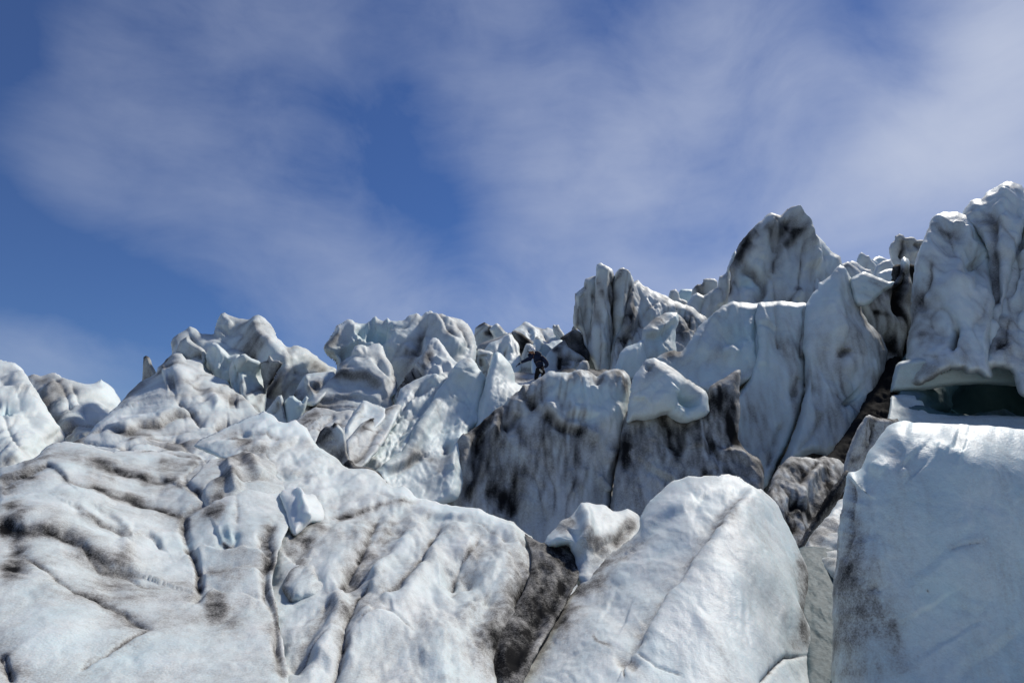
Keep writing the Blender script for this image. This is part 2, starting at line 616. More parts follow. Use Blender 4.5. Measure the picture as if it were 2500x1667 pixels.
    nf = len(idx)
    inner = np.nonzero(~edge)[0]
    bidx[edge] = np.nonzero(edge)[0]
    bidx[inner] = nf + np.arange(len(inner))
    pb = prof[idx][inner]
    tb = t[idx][inner] + T * U + Tb * U * np.sqrt(np.clip(1 - (1 - np.clip(dist[idx][inner] / (R * 1.6), 0, 1)) ** 2, 0, 1))
    Wb = CAM + pix_dir(px[idx][inner], py[idx][inner]) * tb[:, None]
    Wb = Wb + fw * (10 * U * perlin(Q[inner] / 60, 71))[:, None]
    V = np.concatenate([Wd, Wb]).astype(np.float32)
    D = np.concatenate([dv_, dv_[inner]]).astype(np.float32)
    B = np.concatenate([bl, bl[inner]]).astype(np.float32)
    lut = np.full(nx * ny, -1, np.int64)
    lut[idx] = np.arange(nf)
    cj, ci = np.nonzero(cell)
    a = lut[cj * nx + ci]; b = lut[cj * nx + ci + 1]; c = lut[(cj + 1) * nx + ci + 1]; e = lut[(cj + 1) * nx + ci]
    F = np.column_stack([a, e, c, b])
    alle = edge[F].all(1)
    Fb = np.column_stack([bidx[a], bidx[b], bidx[c], bidx[e]])[~alle]
    F = F[~alle]
    F = np.concatenate([F, Fb])
    return finish(name, V, F, D, B, label, cat, group, parent, mat or MAT_ICE, kind)


def finish(name, V, F, D, B, label, cat, group, parent, mat, kind=None):
    lo = V.min(0); hi = V.max(0)
    org = np.array([(lo[0] + hi[0]) / 2, (lo[1] + hi[1]) / 2, lo[2]], np.float32)
    me = bpy.data.meshes.new(name)
    me.vertices.add(len(V))
    me.vertices.foreach_set('co', (V - org).astype(np.float32).ravel())
    me.loops.add(F.size)
    me.loops.foreach_set('vertex_index', F.astype(np.int32).ravel())
    me.polygons.add(len(F))
    me.polygons.foreach_set('loop_start', np.arange(0, F.size, F.shape[1], dtype=np.int32))
    me.polygons.foreach_set('use_smooth', np.ones(len(F), bool))
    me.update(calc_edges=True)
    me.validate()
    for nm, arr in (('dirt', D), ('blue', B)):
        at = me.attributes.new(nm, 'FLOAT', 'POINT')
        at.data.foreach_set('value', arr.astype(np.float32))
    me.materials.append(mat)
    o = bpy.data.objects.new(name, me)
    scene.collection.objects.link(o)
    o.location = org
    if parent is not None:
        o.parent = parent
        o.location = Vector(org.tolist()) - parent.location
    tag(o, label, cat, group, kind or ('thing' if cat else None))
    return o

# ------------------------------------------------------------------ the glacier bed (setting)
def make_ground():
    ys = np.concatenate([np.linspace(-14, 34, 130), np.geomspace(34.8, 2600, 60)])
    us = np.linspace(-1, 1, 150)
    X = np.sign(us)[None, :] * np.abs(us)[None, :] ** 1.5 * (26 + 1.6 * np.abs(ys))[:, None]
    Y = np.repeat(ys[:, None], len(us), 1)
    zp = np.interp(ys, [-14, 2, 6, 12, 17, 20, 24, 30, 45, 80, 200, 2600], [-2.6, -1.75, -1.75, -1.7, -1.5, -0.6, 1.2, 3.0, 4.6, 7.2, 12, 30])
    Z = np.repeat(zp[:, None], len(us), 1) + CAM[2]
    pts = np.column_stack([X.ravel(), Y.ravel(), Z.ravel()])
    amp = np.clip(np.abs(Y.ravel()) / 25, 0.25, 1.2)
    pts[:, 2] += amp * (0.8 * fbm(pts[:, :3] / 7.0, 3, 301) + 0.25 * np.abs(perlin(pts / 1.6, 302)))
    D = 0.45 + 0.6 * fbm(pts / 3.0, 3, 303)
    B = np.full(len(pts), 0.1)
    n = len(us)
    j, i = np.meshgrid(np.arange(len(ys) - 1), np.arange(n - 1), indexing='ij')
    a = (j * n + i).ravel()
    F = np.column_stack([a, a + 1, a + n + 1, a + n])
    finish('glacier', pts.astype(np.float32), F, D, B, None, None, None, None, MAT_ICE, 'structure')


make_ground()

# ------------------------------------------------------------------ far blocks on the skyline
FAR = dict(R=12, T=14, Tb=30, lump=(40, 6), fold=(26, 4), scal=(10, 1.4), fine=(5, 0.5), step=2.2, jag=1.6)
ice('ice_lump', 'pale blue rounded ice knob on the skyline between spired serac and dark peak', 'ice block',
    P(T5, 1485, 385, 1510, 350, 1560, 342, 1600, 350, 1610, 372, 1600, 440, 1590, 520, 1480, 520, 1480, 430), (52, 0.1, 0.2), dirt=-0.2, blue=0.75, **FAR)
ice('ice_lump', 'small grey-white ice knob on the skyline left of the pale blue knob', 'ice block',
    P(T5, 1412, 395, 1430, 360, 1470, 345, 1497, 375, 1500, 420, 1560, 440, 1570, 520, 1420, 520, 1405, 450), (49, 0.1, 0.2), dirt=0.2, **FAR)
ice('ice_lump', 'lumpy grey ice knob with a dark left cheek left of the dark peak', 'ice block',
    P(T5, 1605, 345, 1640, 305, 1680, 308, 1690, 265, 1720, 258, 1780, 262, 1808, 285, 1810, 330, 1780, 420, 1690, 470, 1590, 470), (47, 0.1, 0.2), dirt=0.3,
    strokes=[('dirt', P(T5, 1640, 320, 1665, 380), 12, 0.8), ('crease', P(T5, 1690, 300, 1680, 380, 1690, 420), 6, 5, 0.8)], **FAR)
ice('ice_lump', 'knobbly ice lump on the far skyline right of the dark peak', 'ice block',
    P(T6, 950, 720, 955, 690, 985, 640, 1030, 665, 1050, 662, 1070, 700, 1115, 745, 1120, 840, 1000, 860, 940, 800), (58, 0.1, 0.2), dirt=0.18, **FAR)
ice('snow_band', 'thin bright snow bank on the skyline beside the knobbly lump', 'snow bank',
    P(T6, 1075, 700, 1130, 675, 1190, 690, 1235, 705, 1240, 800, 1120, 820), (61, 0.5, 0.3), dirt=-0.15, **FAR)
ice('crown_serac', 'crown-shaped grey-green serac with round knobs beside the right tower', 'serac',
    P(T6, 1215, 610, 1230, 570, 1255, 545, 1260, 510, 1295, 487, 1325, 505, 1335, 525, 1380, 515, 1410, 520, 1430, 545, 1480, 540, 1520, 560, 1520, 760, 1240, 800, 1225, 690),
    (50, 0.05, 0.1), dirt=0.24, strokes=[('crease', P(T6, 1330, 520, 1335, 600, 1320, 680), 7, 6, 0.7), ('crease', P(T6, 1225, 700, 1250, 740, 1260, 780), 6, 5, 0.9), ('gully', P(T6, 1400, 560, 1440, 590, 1470, 575), 8, 5, 0.5)], **FAR)
ice('ice_lump', 'grey ice lump right below the crown-shaped serac', 'ice block',
    P(T6, 1085, 820, 1110, 750, 1160, 710, 1225, 695, 1250, 740, 1310, 765, 1300, 860, 1200, 900, 1090, 900), (47, 0.2, 0.2), dirt=0.22, **FAR)
ice('ice_lump', 'low white snow-capped lump in front of the grey skyline lumps', 'ice block',
    P(T6, 1120, 815, 1160, 785, 1240, 770, 1297, 770, 1310, 850, 1240, 930, 1140, 920), (43, 0.4, 0.2), dirt=0.05, **FAR)
ice('ice_lump', 'smooth rounded ice roll on the shoulder right of the dark peak', 'ice block',
    P(T6, 880, 730, 915, 705, 960, 725, 1020, 770, 1065, 780, 1075, 815, 1040, 880, 960, 880, 880, 800), (40, 0.4, 0.2), dirt=0.05, **FAR)
ice('ice_lump', 'lower ice shoulder joining the dark peak to the pointed pillar', 'ice block',
    P(T6, 780, 760, 840, 735, 880, 715, 920, 745, 980, 790, 1005, 830, 990, 920, 900, 940, 800, 900), (37, 0.4, 0.2), dirt=0.12, **FAR)

# ------------------------------------------------------------------ upper right: dark peak, spired serac and the slope between them
ice('dark_peak', 'pyramid-shaped ice peak with black dirt streaks on its left face', 'serac',
    P(T6, -75, 1080, -60, 900, -50, 760, -20, 700, 0, 620, 20, 570, 70, 520, 90, 480, 150, 430, 200, 390, 235, 345, 265, 325, 340, 345, 380, 305, 440, 272, 460, 275, 490, 310, 530, 385,
      570, 410, 600, 470, 650, 520, 700, 570, 750, 630, 820, 670, 840, 720, 860, 800, 800, 1000, 560, 1150, -60, 1150),
    steep([(1800, 740, 31.0), (1860, 600, 32.2), (1935, 510, 33.5), (1980, 740, 30.0), (2050, 660, 33.5), (1790, 600, 33.5), (1900, 740, 30.0)], 0.6),
    R=16, T=34, Tb=90, flow=70, lump=(80, 11), fold=(48, 8), scal=(18, 2.2), dirt=0.10, patch=0.5, streak=0.18, step=2.6,
    strokes=[('ridge', P(T6, 440, 285, 520, 430, 570, 600, 600, 800), 22, 20), ('ridge', P(T6, 300, 340, 210, 560, 190, 700), 16, 8),
             ('gully', P(T6, 400, 400, 370, 480, 330, 560, 300, 640), 14, 9, 0.55), ('dirt', P(T6, 470, 480, 440, 560, 380, 600), 12, 0.8),
             ('dirt', P(T6, 380, 420, 280, 520, 220, 450), 12, 0.5), ('dirt', P(T6, 30, 600, 90, 500, 150, 460), 20, 0.75), ('dirt', P(T6, 10, 720, 60, 640, 140, 560), 22, 0.6),
             ('gully', P(T6, 30, 740, 130, 800, 200, 870, 200, 950, 130, 1040), 11, 13, 0.85), ('blue', P(T6, 60, 850, 140, 900), 20, 0.35), ('gully', P(T6, 70, 840, 120, 900), 16, 9, -0.3),
             ('dirt', P(T6, 380, 300, 430, 275, 445, 300), 7, 1.0), ('crease', P(T6, 340, 640, 290, 720, 270, 800), 6, 5, 0.7),
             ('ridge', P(T6, 490, 960, 480, 1040), 10, 8), ('dirt', P(T6, 460, 940, 500, 950), 6, 0.8), ('dirt', P(T6, 350, 980, 400, 1030), 20, 0.3),
             ('crease', P(T6, 590, 640, 700, 660, 780, 640), 8, 3, 0.2), ('dirt', P(T6, 0, 640, -40, 760, -50, 900, -40, 1000), 9, 0.9)])
ice('snow_slope', 'pale snow slope climbing between spired serac and dark peak', 'snow slope',
    P(T5, 1545, 480, 1600, 400, 1640, 370, 1690, 400, 1740, 360, 1800, 330, 1812, 250, 1870, 225, 1890, 150, 1945, 30, 1962, 60, 1935, 180, 1900, 220, 1925, 450, 1980, 560, 1850, 660, 1650, 680, 1560, 600),
    (35, 0.25, 0.15), R=16, T=24, Tb=60, flow=70, lump=(60, 7), fold=(30, 5), scal=(14, 1.6), dirt=0.08, step=2.6,
    strokes=[('crease', P(T5, 1700, 400, 1690, 480, 1660, 560), 7, 4, 0.2), ('ridge', P(T5, 1880, 230, 1850, 400, 1830, 500), 12, 7), ('dirt', P(T5, 1895, 300, 1905, 450), 6, 0.6)])

sp = bpy.data.objects.new('spired_serac', None)
scene.collection.objects.link(sp)
d = pix_dir(1520, 900); sp.location = CAM + d * (29 / d[1])
tag(sp, 'tall serac of upright ice spires with deep dark clefts above the climber', 'serac')
SPI = dict(streak=0.25, R=22, T=40, Tb=90, flow=88, stretch=3.5, lump=(60, 7), fold=(26, 6), scal=(13, 1.8), step=2.6, parent=sp, dirt=0.10, patch=0.36)
ice('flank', None, None, P(T5, 1075, 420, 1110, 330, 1170, 278, 1200, 310, 1250, 330, 1310, 370, 1400, 400, 1450, 435, 1550, 470, 1590, 490, 1640, 520, 1715, 575, 1730, 640, 1650, 900, 1350, 1120, 960, 1120, 960, 800, 1050, 600),
    [(1560, 690, 31.5), (1600, 740, 30), (1540, 860, 28.6), (1700, 770, 31), (1650, 880, 28.8)],
    strokes=[('ridge', P(T5, 1165, 290, 1130, 400, 1120, 560, 1080, 700), 16, 13), ('crease', P(T5, 1340, 420, 1230, 520, 1150, 640, 1090, 700), 9, 6, 0.45), ('crease', P(T5, 1420, 520, 1340, 600, 1280, 640), 9, 5, 0.6),
             ('crease', P(T5, 1500, 500, 1580, 600, 1600, 680), 12, 5, 0.3), ('dirt', P(T5, 1480, 560, 1560, 680, 1540, 760), 26, 0.3), ('dirt', P(T5, 1120, 560, 1080, 700, 1040, 780), 13, 0.5)], **SPI)
ice('spire', None, None, P(T5, 660, 640, 660, 480, 668, 380, 700, 355, 735, 330, 750, 270, 790, 245, 840, 232, 870, 300, 860, 700, 860, 1000, 760, 1060, 700, 1000, 720, 800, 725, 720, 690, 670), (30.6, 0.12, 0.25),
    strokes=[('crease', P(T5, 735, 340, 750, 500, 720, 640), 8, 6, 0.4), ('crease', P(T5, 840, 540, 800, 640, 770, 740), 6, 6, 0.7), ('dirt', P(T5, 672, 400, 668, 620), 7, 0.55)], **SPI)
ice('spire', None, None, P(T5, 825, 420, 835, 240, 850, 150, 875, 133, 900, 150, 930, 165, 965, 190, 975, 240, 968, 600, 975, 1080, 880, 1080, 790, 900, 765, 800, 800, 620), (29.4, 0.14, 0.2),
    strokes=[('ridge', P(T5, 880, 150, 880, 400, 870, 640, 890, 850), 16, 14), ('crease', P(T5, 930, 200, 940, 400, 945, 560), 7, 8, 0.5), ('dirt', P(T5, 950, 300, 955, 600, 950, 880), 9, 0.6), ('dirt', P(T5, 820, 330, 820, 600, 780, 760), 7, 0.5)], **SPI)
ice('spire', None, None, P(T5, 962, 330, 985, 230, 1000, 200, 1030, 175, 1055, 170, 1085, 205, 1110, 222, 1140, 280, 1120, 400, 1100, 600, 1020, 900, 968, 1010, 955, 700), (29.7, 0.14, 0.1),
    strokes=[('ridge', P(T5, 1045, 190, 1035, 400, 1010, 620), 14, 13), ('crease', P(T5, 1085, 300, 1075, 480, 1030, 660), 7, 7, 0.6), ('dirt', P(T5, 975, 400, 970, 700), 7, 0.6)], **SPI)

ice('horn_block', 'pale horn-shaped ice block leaning right at the foot of the spired serac', 'ice block',
    P(T5, 1190, 800, 1212, 690, 1210, 660, 1260, 620, 1310, 575, 1380, 540, 1440, 530, 1480, 535, 1490, 570, 1492, 605, 1470, 660, 1465, 740, 1490, 900, 1440, 960, 1180, 960),
    [(1570, 790, 25.6), (1650, 770, 26.8), (1640, 850, 25.5), (1590, 880, 25)], R=20, T=34, Tb=60, flow=80, lump=(60, 7), fold=(40, 4), scal=(16, 1.6), dirt=0.02, blue=0.3, step=2.6,
    strokes=[('step', P(T5, 1215, 700, 1300, 725, 1360, 690, 1440, 620, 1495, 590), 22, 10, 0.25), ('dirt', P(T5, 1300, 600, 1400, 560), 16, 0.3), ('blue', P(T5, 1360, 720, 1330, 830), 30, 0.35)])
ice('snow_ramp', 'smooth white snow ramp left of the horn-shaped block', 'snow bank',
    P(T5, 985, 980, 1030, 850, 1070, 810, 1130, 790, 1205, 750, 1235, 850, 1260, 960, 1200, 1080, 990, 1080), (24.4, 0.35, 0.2), R=26, T=40, Tb=60, lump=(60, 7), fold=(50, 4), scal=(18, 1.5), dirt=-0.02, blue=0.25, step=2.6)

# ------------------------------------------------------------------ round the climber
CL = dict(R=14, T=22, Tb=60, lump=(44, 6), fold=(26, 4), scal=(11, 1.5), fine=(5, 0.5), step=2.2, jag=1.4)
ice('grey_crag', 'grey fractured ice crag with a brown edge on the skyline left of climber', 'ice block',
    P(T9, 60, 500, 80, 330, 110, 300, 250, 205, 330, 240, 370, 265, 420, 270, 420, 360, 480, 520, 400, 640, 150, 760, 40, 760), (41, 0.2, -0.2), dirt=0.28, flow=40,
    strokes=[('dirt', P(T9, 100, 310, 180, 260, 260, 210), 5, 0.7), ('crease', P(T9, 350, 280, 330, 350, 380, 420), 5, 6, 0.8), ('dirt', P(T9, 290, 420, 400, 440), 6, 0.5), ('blue', P(T9, 200, 480), 12, 0.3)], **CL)
ice('ice_tooth', 'small pale triangular ice tooth beside the grey crag', 'ice block',
    P(T9, 355, 350, 430, 280, 490, 228, 540, 260, 600, 330, 640, 390, 700, 415, 720, 520, 520, 600, 440, 540, 400, 440), (39, 0.15, 0.2), dirt=0.12,
    strokes=[('dirt', P(T9, 560, 300, 650, 400), 5, 0.6), ('dirt', P(T9, 370, 390, 430, 480), 4, 0.7)], **CL)
ice('snow_crest', 'broad white ice crest behind and above the climber', 'serac',
    P(T9, 760, 420, 790, 385, 830, 340, 970, 240, 1000, 205, 1050, 193, 1110, 220, 1180, 270, 1290, 310, 1430, 340, 1450, 308, 1500, 308, 1560, 340, 1650, 440, 1745, 540, 1760, 660, 1700, 800, 1250, 800, 1000, 640),
    [(1285, 790, 38.5), (1260, 815, 36.0), (1350, 805, 37.5), (1360, 845, 34), (1300, 840, 34.5)], flow=-35, dirt=0.05,
    strokes=[('crease', P(T9, 1290, 320, 1400, 420, 1520, 600), 8, 5, 0.4), ('dirt', P(T9, 1320, 380, 1440, 540), 14, 0.25), ('ridge', P(T9, 1050, 210, 1180, 380, 1210, 500), 8, 5)], **CL)
ice('ice_splinter', 'thin white ragged ice splinter on the skyline between snow crest and spired serac', 'ice splinter',
    P(T9, 1580, 420, 1556, 290, 1575, 236, 1620, 260, 1640, 245, 1680, 250, 1720, 330, 1800, 440, 1790, 560, 1680, 560), (35.5, 0.1, 0.2), dirt=0.10, R=9, T=12, Tb=25, lump=(20, 3), fold=(11, 3), scal=(6, 1), fine=(4, 0.5), step=2, jag=2.2, flow=-50, stretch=4)
ice('dark_slab', 'dirty black and brown banded ice slab left of the climber head', 'ice slab',
    P(T9, 780, 390, 850, 368, 960, 430, 1100, 530, 1200, 600, 1200, 720, 1100, 800, 960, 900, 900, 760, 840, 560, 770, 450), (33.5, 0.1, 0.3), dirt=0.62, flow=-35, stretch=5,
    strokes=[('ridge', P(T9, 820, 400, 960, 470, 1160, 590), 5, 4), ('dirt', P(T9, 950, 520, 920, 700), 10, 0.6), ('dirt', P(T9, 1040, 590, 970, 780), 7, 0.8)], **CL)
ice('dirty_ledge', 'low grimy ice ledge running up to the right below the grey crag', 'ice ledge',
    P(T9, 90, 740, 140, 680, 230, 610, 330, 560, 500, 510, 640, 450, 720, 400, 790, 410, 800, 560, 560, 700, 380, 800, 160, 820), (33, 0.3, 0.1), dirt=0.5, flow=25, stretch=3, **CL)
ice('ice_boss', 'rounded pale ice boss with a small brown hole left of climber', 'ice block',
    P(T9, 240, 760, 350, 620, 520, 550, 640, 470, 720, 430, 790, 450, 830, 530, 900, 620, 930, 750, 952, 870, 970, 1000, 950, 1150, 820, 1250, 560, 1250, 300, 1000), 
    [(1215, 850, 29.6), (1240, 822, 30.6), (1265, 870, 29.4), (1250, 900, 28.4), (1200, 900, 29)], dirt=0.02, blue=0.25,
    strokes=[('ridge', P(T9, 720, 440, 760, 600, 740, 760), 11, 8), ('gully', P(T9, 665, 700, 662, 780), 3.5, 8, 0.9), ('crease', P(T9, 820, 560, 860, 700, 900, 780), 5, 4, 0.4), ('gully', P(T9, 560, 600, 580, 760, 620, 900), 10, 6), ('dirt', P(T9, 900, 1020, 860, 1100), 9, 0.4)], **CL)
ice('ice_post', 'squat yellowish ice post with brown streak left of the white finger', 'ice block',
    P(T9, 60, 830, 110, 730, 180, 718, 270, 740, 360, 770, 415, 810, 400, 900, 350, 1100, 330, 1250, 270, 1330, 180, 1250, 100, 1050), (27.6, 0.1, 0.1), dirt=0.10,
    strokes=[('gully', P(T9, 195, 880, 190, 1020), 5, 6, 0.6), ('step', P(T9, 80, 860, 200, 830, 340, 800), 6, 3, 0.5), ('ridge', P(T9, 280, 850, 290, 1050), 8, 5)], **CL)
ice('ice_wall', 'lilac-grey ice wall right behind the climber arm', 'ice wall',
    P(T9, 930, 1000, 960, 880, 1010, 720, 1060, 620, 1130, 612, 1190, 650, 1260, 800, 1300, 1000, 1290, 1250, 1100, 1290, 850, 1290, 800, 1150, 880, 1080), (28.8, 0.25, 0.1), dirt=0.12, flow=75,
    strokes=[('dirt', P(T9, 860, 1130, 1000, 1160, 1180, 1170), 7, 0.6), ('crease', P(T9, 1060, 680, 1020, 900, 980, 1060), 5, 5, 0.3)], **CL)
ice('ice_fang', 'pointed blue-green ice fang directly right of the climber helmet', 'ice block',
    P(T9, 1140, 760, 1200, 600, 1260, 492, 1320, 498, 1370, 590, 1480, 660, 1560, 720, 1560, 900, 1520, 1250, 1200, 1280, 1150, 1000), 
    [(1310, 825, 30), (1300, 860, 29), (1340, 870, 29.6), (1320, 910, 27.8)], dirt=-0.02, blue=0.4,
    strokes=[('ridge', P(T9, 1280, 500, 1290, 640, 1270, 760), 5, 7), ('dirt', P(T9, 1262, 500, 1285, 530), 4, 0.8), ('crease', P(T9, 1330, 640, 1360, 800, 1350, 1000), 8, 6, 0.1), ('blue', P(T9, 1400, 720, 1420, 860), 14, 0.4)], **CL)
ice('streaked_fin', 'dirty ice fin with brown tip and long white tail right of climber', 'ice block',
    P(T9, 1360, 1250, 1400, 950, 1510, 750, 1600, 690, 1700, 600, 1790, 543, 1830, 620, 1860, 690, 2000, 790, 2225, 910, 2235, 955, 2120, 990, 2040, 1080, 2020, 1200, 1960, 1280),
    [(1340, 900, 27.6), (1375, 850, 28.8), (1400, 880, 28.4), (1430, 880, 29), (1380, 910, 27.4)], flow=80, dirt=0.14, blue=0.25,
    strokes=[('dirt', P(T9, 1720, 620, 1780, 580, 1800, 660), 9, 0.55), ('dirt', P(T9, 1600, 740, 1680, 730), 8, 0.8), ('gully', P(T9, 1720, 850, 1700, 950, 1660, 1050), 7, 7, 0.7), ('dirt', P(T9, 1830, 960, 1780, 1060), 13, 0.75),
             ('gully', P(T9, 1880, 860, 1990, 930, 2150, 970), 7, 6, 0.5), ('ridge', P(T9, 1860, 720, 2000, 810, 2200, 920), 6, 6), ('blue', P(T9, 1480, 900), 22, 0.4), ('gully', P(T9, 2010, 1020, 2000, 1120), 5, 6, 0.8), ('ridge', P(T9, 1930, 1000, 1950, 1120), 9, 7)], **CL)
ice('ice_chip', 'small smooth ice chip tucked at the tail of the streaked fin', 'ice block',
    P(T9, 2005, 1180, 2040, 1060, 2080, 990, 2140, 945, 2225, 955, 2260, 1040, 2260, 1200), (26.2, 0.2, 0), dirt=0.14, **CL)
ice('black_boulder', 'black rock-like boulder of dirty ice beside the spired serac', 'boulder',
    P(T9, 1700, 520, 1715, 488, 1780, 450, 1920, 388, 1990, 350, 2060, 368, 2150, 440, 2170, 480, 2150, 600, 2200, 680, 2260, 780, 2260, 960, 2110, 900, 1960, 800, 1850, 720, 1800, 600),
    [(1380, 820, 32), (1410, 812, 31.5), (1425, 860, 29.6), (1400, 855, 30.4)], dirt=1.05, patch=0.35, flow=-50,
    strokes=[('dirt', P(T9, 2000, 360, 2060, 380), 7, -0.7), ('ridge', P(T9, 1930, 420, 1900, 560), 6, 6), ('crease', P(T9, 2050, 480, 2080, 620), 6, 7)], **CL)
ice('ice_point', 'tiny grey ice point on the skyline touching the spired serac', 'ice block',
    P(T9, 1890, 430, 1915, 370, 1930, 310, 1975, 248, 2010, 300, 2060, 380, 2040, 450), (33, 0.1, 0), dirt=0.3, **{**CL, 'R': 8, 'T': 10, 'Tb': 20})

# ------------------------------------------------------------------ left skyline
ice('double_peak', 'broad grey-white ice peak with two summits on the left skyline', 'serac',
    P(T1, 1365, 450, 1380, 410, 1420, 380, 1480, 350, 1510, 320, 1540, 325, 1570, 350, 1610, 375, 1705, 372, 1712, 330, 1735, 280, 1760, 215, 1790, 208, 1850, 235, 1950, 260, 1990, 270, 2070, 233, 2110, 255, 2170, 320, 2220, 420, 2287, 485,
      2370, 472, 2460, 510, 2540, 570, 2610, 625, 2680, 660, 2640, 760, 2500, 960, 2300, 1100, 1800, 1100, 1560, 960, 1400, 680, 1375, 540),
    [(470, 830, 27.5), (530, 770, 29), (620, 775, 29), (560, 900, 26.2), (660, 900, 26.0), (780, 890, 28.5), (720, 860, 27.6), (640, 840, 27.2)],
    R=30, T=44, Tb=90, flow=60, lump=(90, 13), fold=(60, 8), scal=(20, 2), dirt=0.13, patch=0.42, blue=0.15, step=2.7,
    strokes=[('gully', P(T1, 1780, 320, 1770, 360), 16, 12, 0.1), ('step', P(T1, 1720, 380, 1800, 360, 1850, 280, 1800, 240), 22, 8, 0.2), ('ridge', P(T1, 2070, 240, 2040, 340, 2100, 450, 2200, 560), 20, 11),
             ('crease', P(T1, 1620, 380, 1760, 420, 1900, 480, 2000, 520), 12, 5, 0.25), ('dirt', P(T1, 1850, 270, 1960, 320, 2060, 420), 22, 0.3), ('dirt', P(T1, 1960, 440, 2080, 520), 22, 0.3),
             ('dirt', P(T1, 1400, 400, 1380, 520), 14, 0.5), ('crease', P(T1, 1500, 360, 1560, 460, 1650, 520), 10, 6, 0.5), ('gully', P(T1, 1990, 510, 2010, 570), 10, 10, 0.7),
             ('crease', P(T3, 320, 480, 370, 620, 440, 680), 10, 6, 0.35), ('dirt', P(T3, 540, 580, 600, 640, 640, 680), 9, 0.6), ('gully', P(T3, 250, 640, 230, 780, 190, 900), 12, 8, 0.25), ('ridge', P(T3, 300, 560, 320, 720, 260, 880), 22, 9)])
ice('ice_pillar', 'hooded white ice pillar leaning on the double peak', 'ice pillar',
    P(T1, 1640, 560, 1660, 490, 1690, 448, 1730, 455, 1800, 510, 1830, 545, 1905, 540, 1920, 640, 1860, 740, 1800, 780, 1720, 740, 1670, 640), (25.2, 0.2, 0.3), R=18, T=30, Tb=40, lump=(50, 7), fold=(36, 5), scal=(14, 1.6), dirt=-0.04, blue=0.25, step=2.5, jag=1.5,
    strokes=[('ridge', P(T1, 1710, 460, 1760, 560, 1740, 680), 12, 9), ('gully', P(T1, 1830, 570, 1790, 640), 9, 7, 0.1)])
ice('ice_pillar', 'tall smooth ice pillar with blue shaded left face, right of the hooded one', 'ice pillar',
    P(T1, 1820, 660, 1850, 600, 1900, 560, 1950, 538, 2000, 570, 2060, 590, 2090, 630, 2110, 720, 2128, 830, 2125, 950, 2100, 1060, 2020, 1060, 1930, 960, 1860, 880, 1835, 760),
    [(575, 880, 24.3), (592, 870, 23.6), (620, 890, 24.4), (640, 920, 25.2), (600, 960, 23.4), (565, 930, 24.4)], R=18, T=34, Tb=50, flow=85, lump=(60, 7), fold=(40, 4), scal=(16, 1.6), dirt=-0.06, patch=0.25, blue=0.32, step=2.5, jag=1.5,
    strokes=[('ridge', P(T1, 1935, 550, 1945, 700, 1930, 860), 7, 14), ('gully', P(T1, 1880, 640, 1890, 840), 16, 8)])
ice('dirty_shard', 'curled dirt-edged ice shard right of the smooth pillar', 'ice slab',
    P(T1, 2075, 612, 2130, 590, 2145, 540, 2180, 585, 2222, 590, 2250, 612, 2205, 690, 2185, 740, 2140, 800, 2115, 860, 2095, 740), (24.4, 0.1, -0.5), R=9, T=12, Tb=18, lump=(30, 4), fold=(20, 3), scal=(9, 1), fine=(5, .4), dirt=0.22, step=2.2, jag=1.3,
    strokes=[('dirt', P(T1, 2240, 610, 2200, 650, 2170, 740, 2140, 790), 9, 0.9), ('dirt', P(T1, 2085, 612, 2130, 600), 4, 0.6), ('crease', P(T1, 2195, 610, 2180, 700, 2150, 780), 4, 8, 0.3)])
ice('rock_spike', 'lone thin dirty ice spike standing on the left slope skyline', 'ice spike',
    P(T1, 1120, 800, 1132, 740, 1140, 620, 1145, 560, 1165, 547, 1188, 565, 1215, 620, 1242, 680, 1260, 760, 1200, 800), (25.5, 0.05, 0.1), R=14, T=20, Tb=24, lump=(30, 2), fold=(16, 2), scal=(8, .9), fine=(4, .4), dirt=0.38, patch=0.3, step=2.2, jag=1.0,
    strokes=[('dirt', P(T1, 1140, 620, 1145, 560, 1165, 550, 1190, 570), 5, 0.7)])
ice('ice_shoulder', 'knotted grey ice shoulder below the left summit of the double peak', 'ice block',
    P(T1, 1370, 560, 1400, 520, 1440, 430, 1490, 400, 1540, 440, 1600, 470, 1640, 520, 1650, 640, 1700, 700, 1700, 780, 1500, 760, 1400, 660), (25.4, 0.3, 0.1), R=18, T=30, Tb=40, lump=(40, 7), fold=(28, 6), scal=(12, 1.8), dirt=0.22, step=2.5,
    strokes=[('crease', P(T1, 1420, 520, 1500, 540, 1580, 520), 6, 7, 0.5), ('gully', P(T1, 1560, 540, 1620, 550), 9, 7, 0.4)])
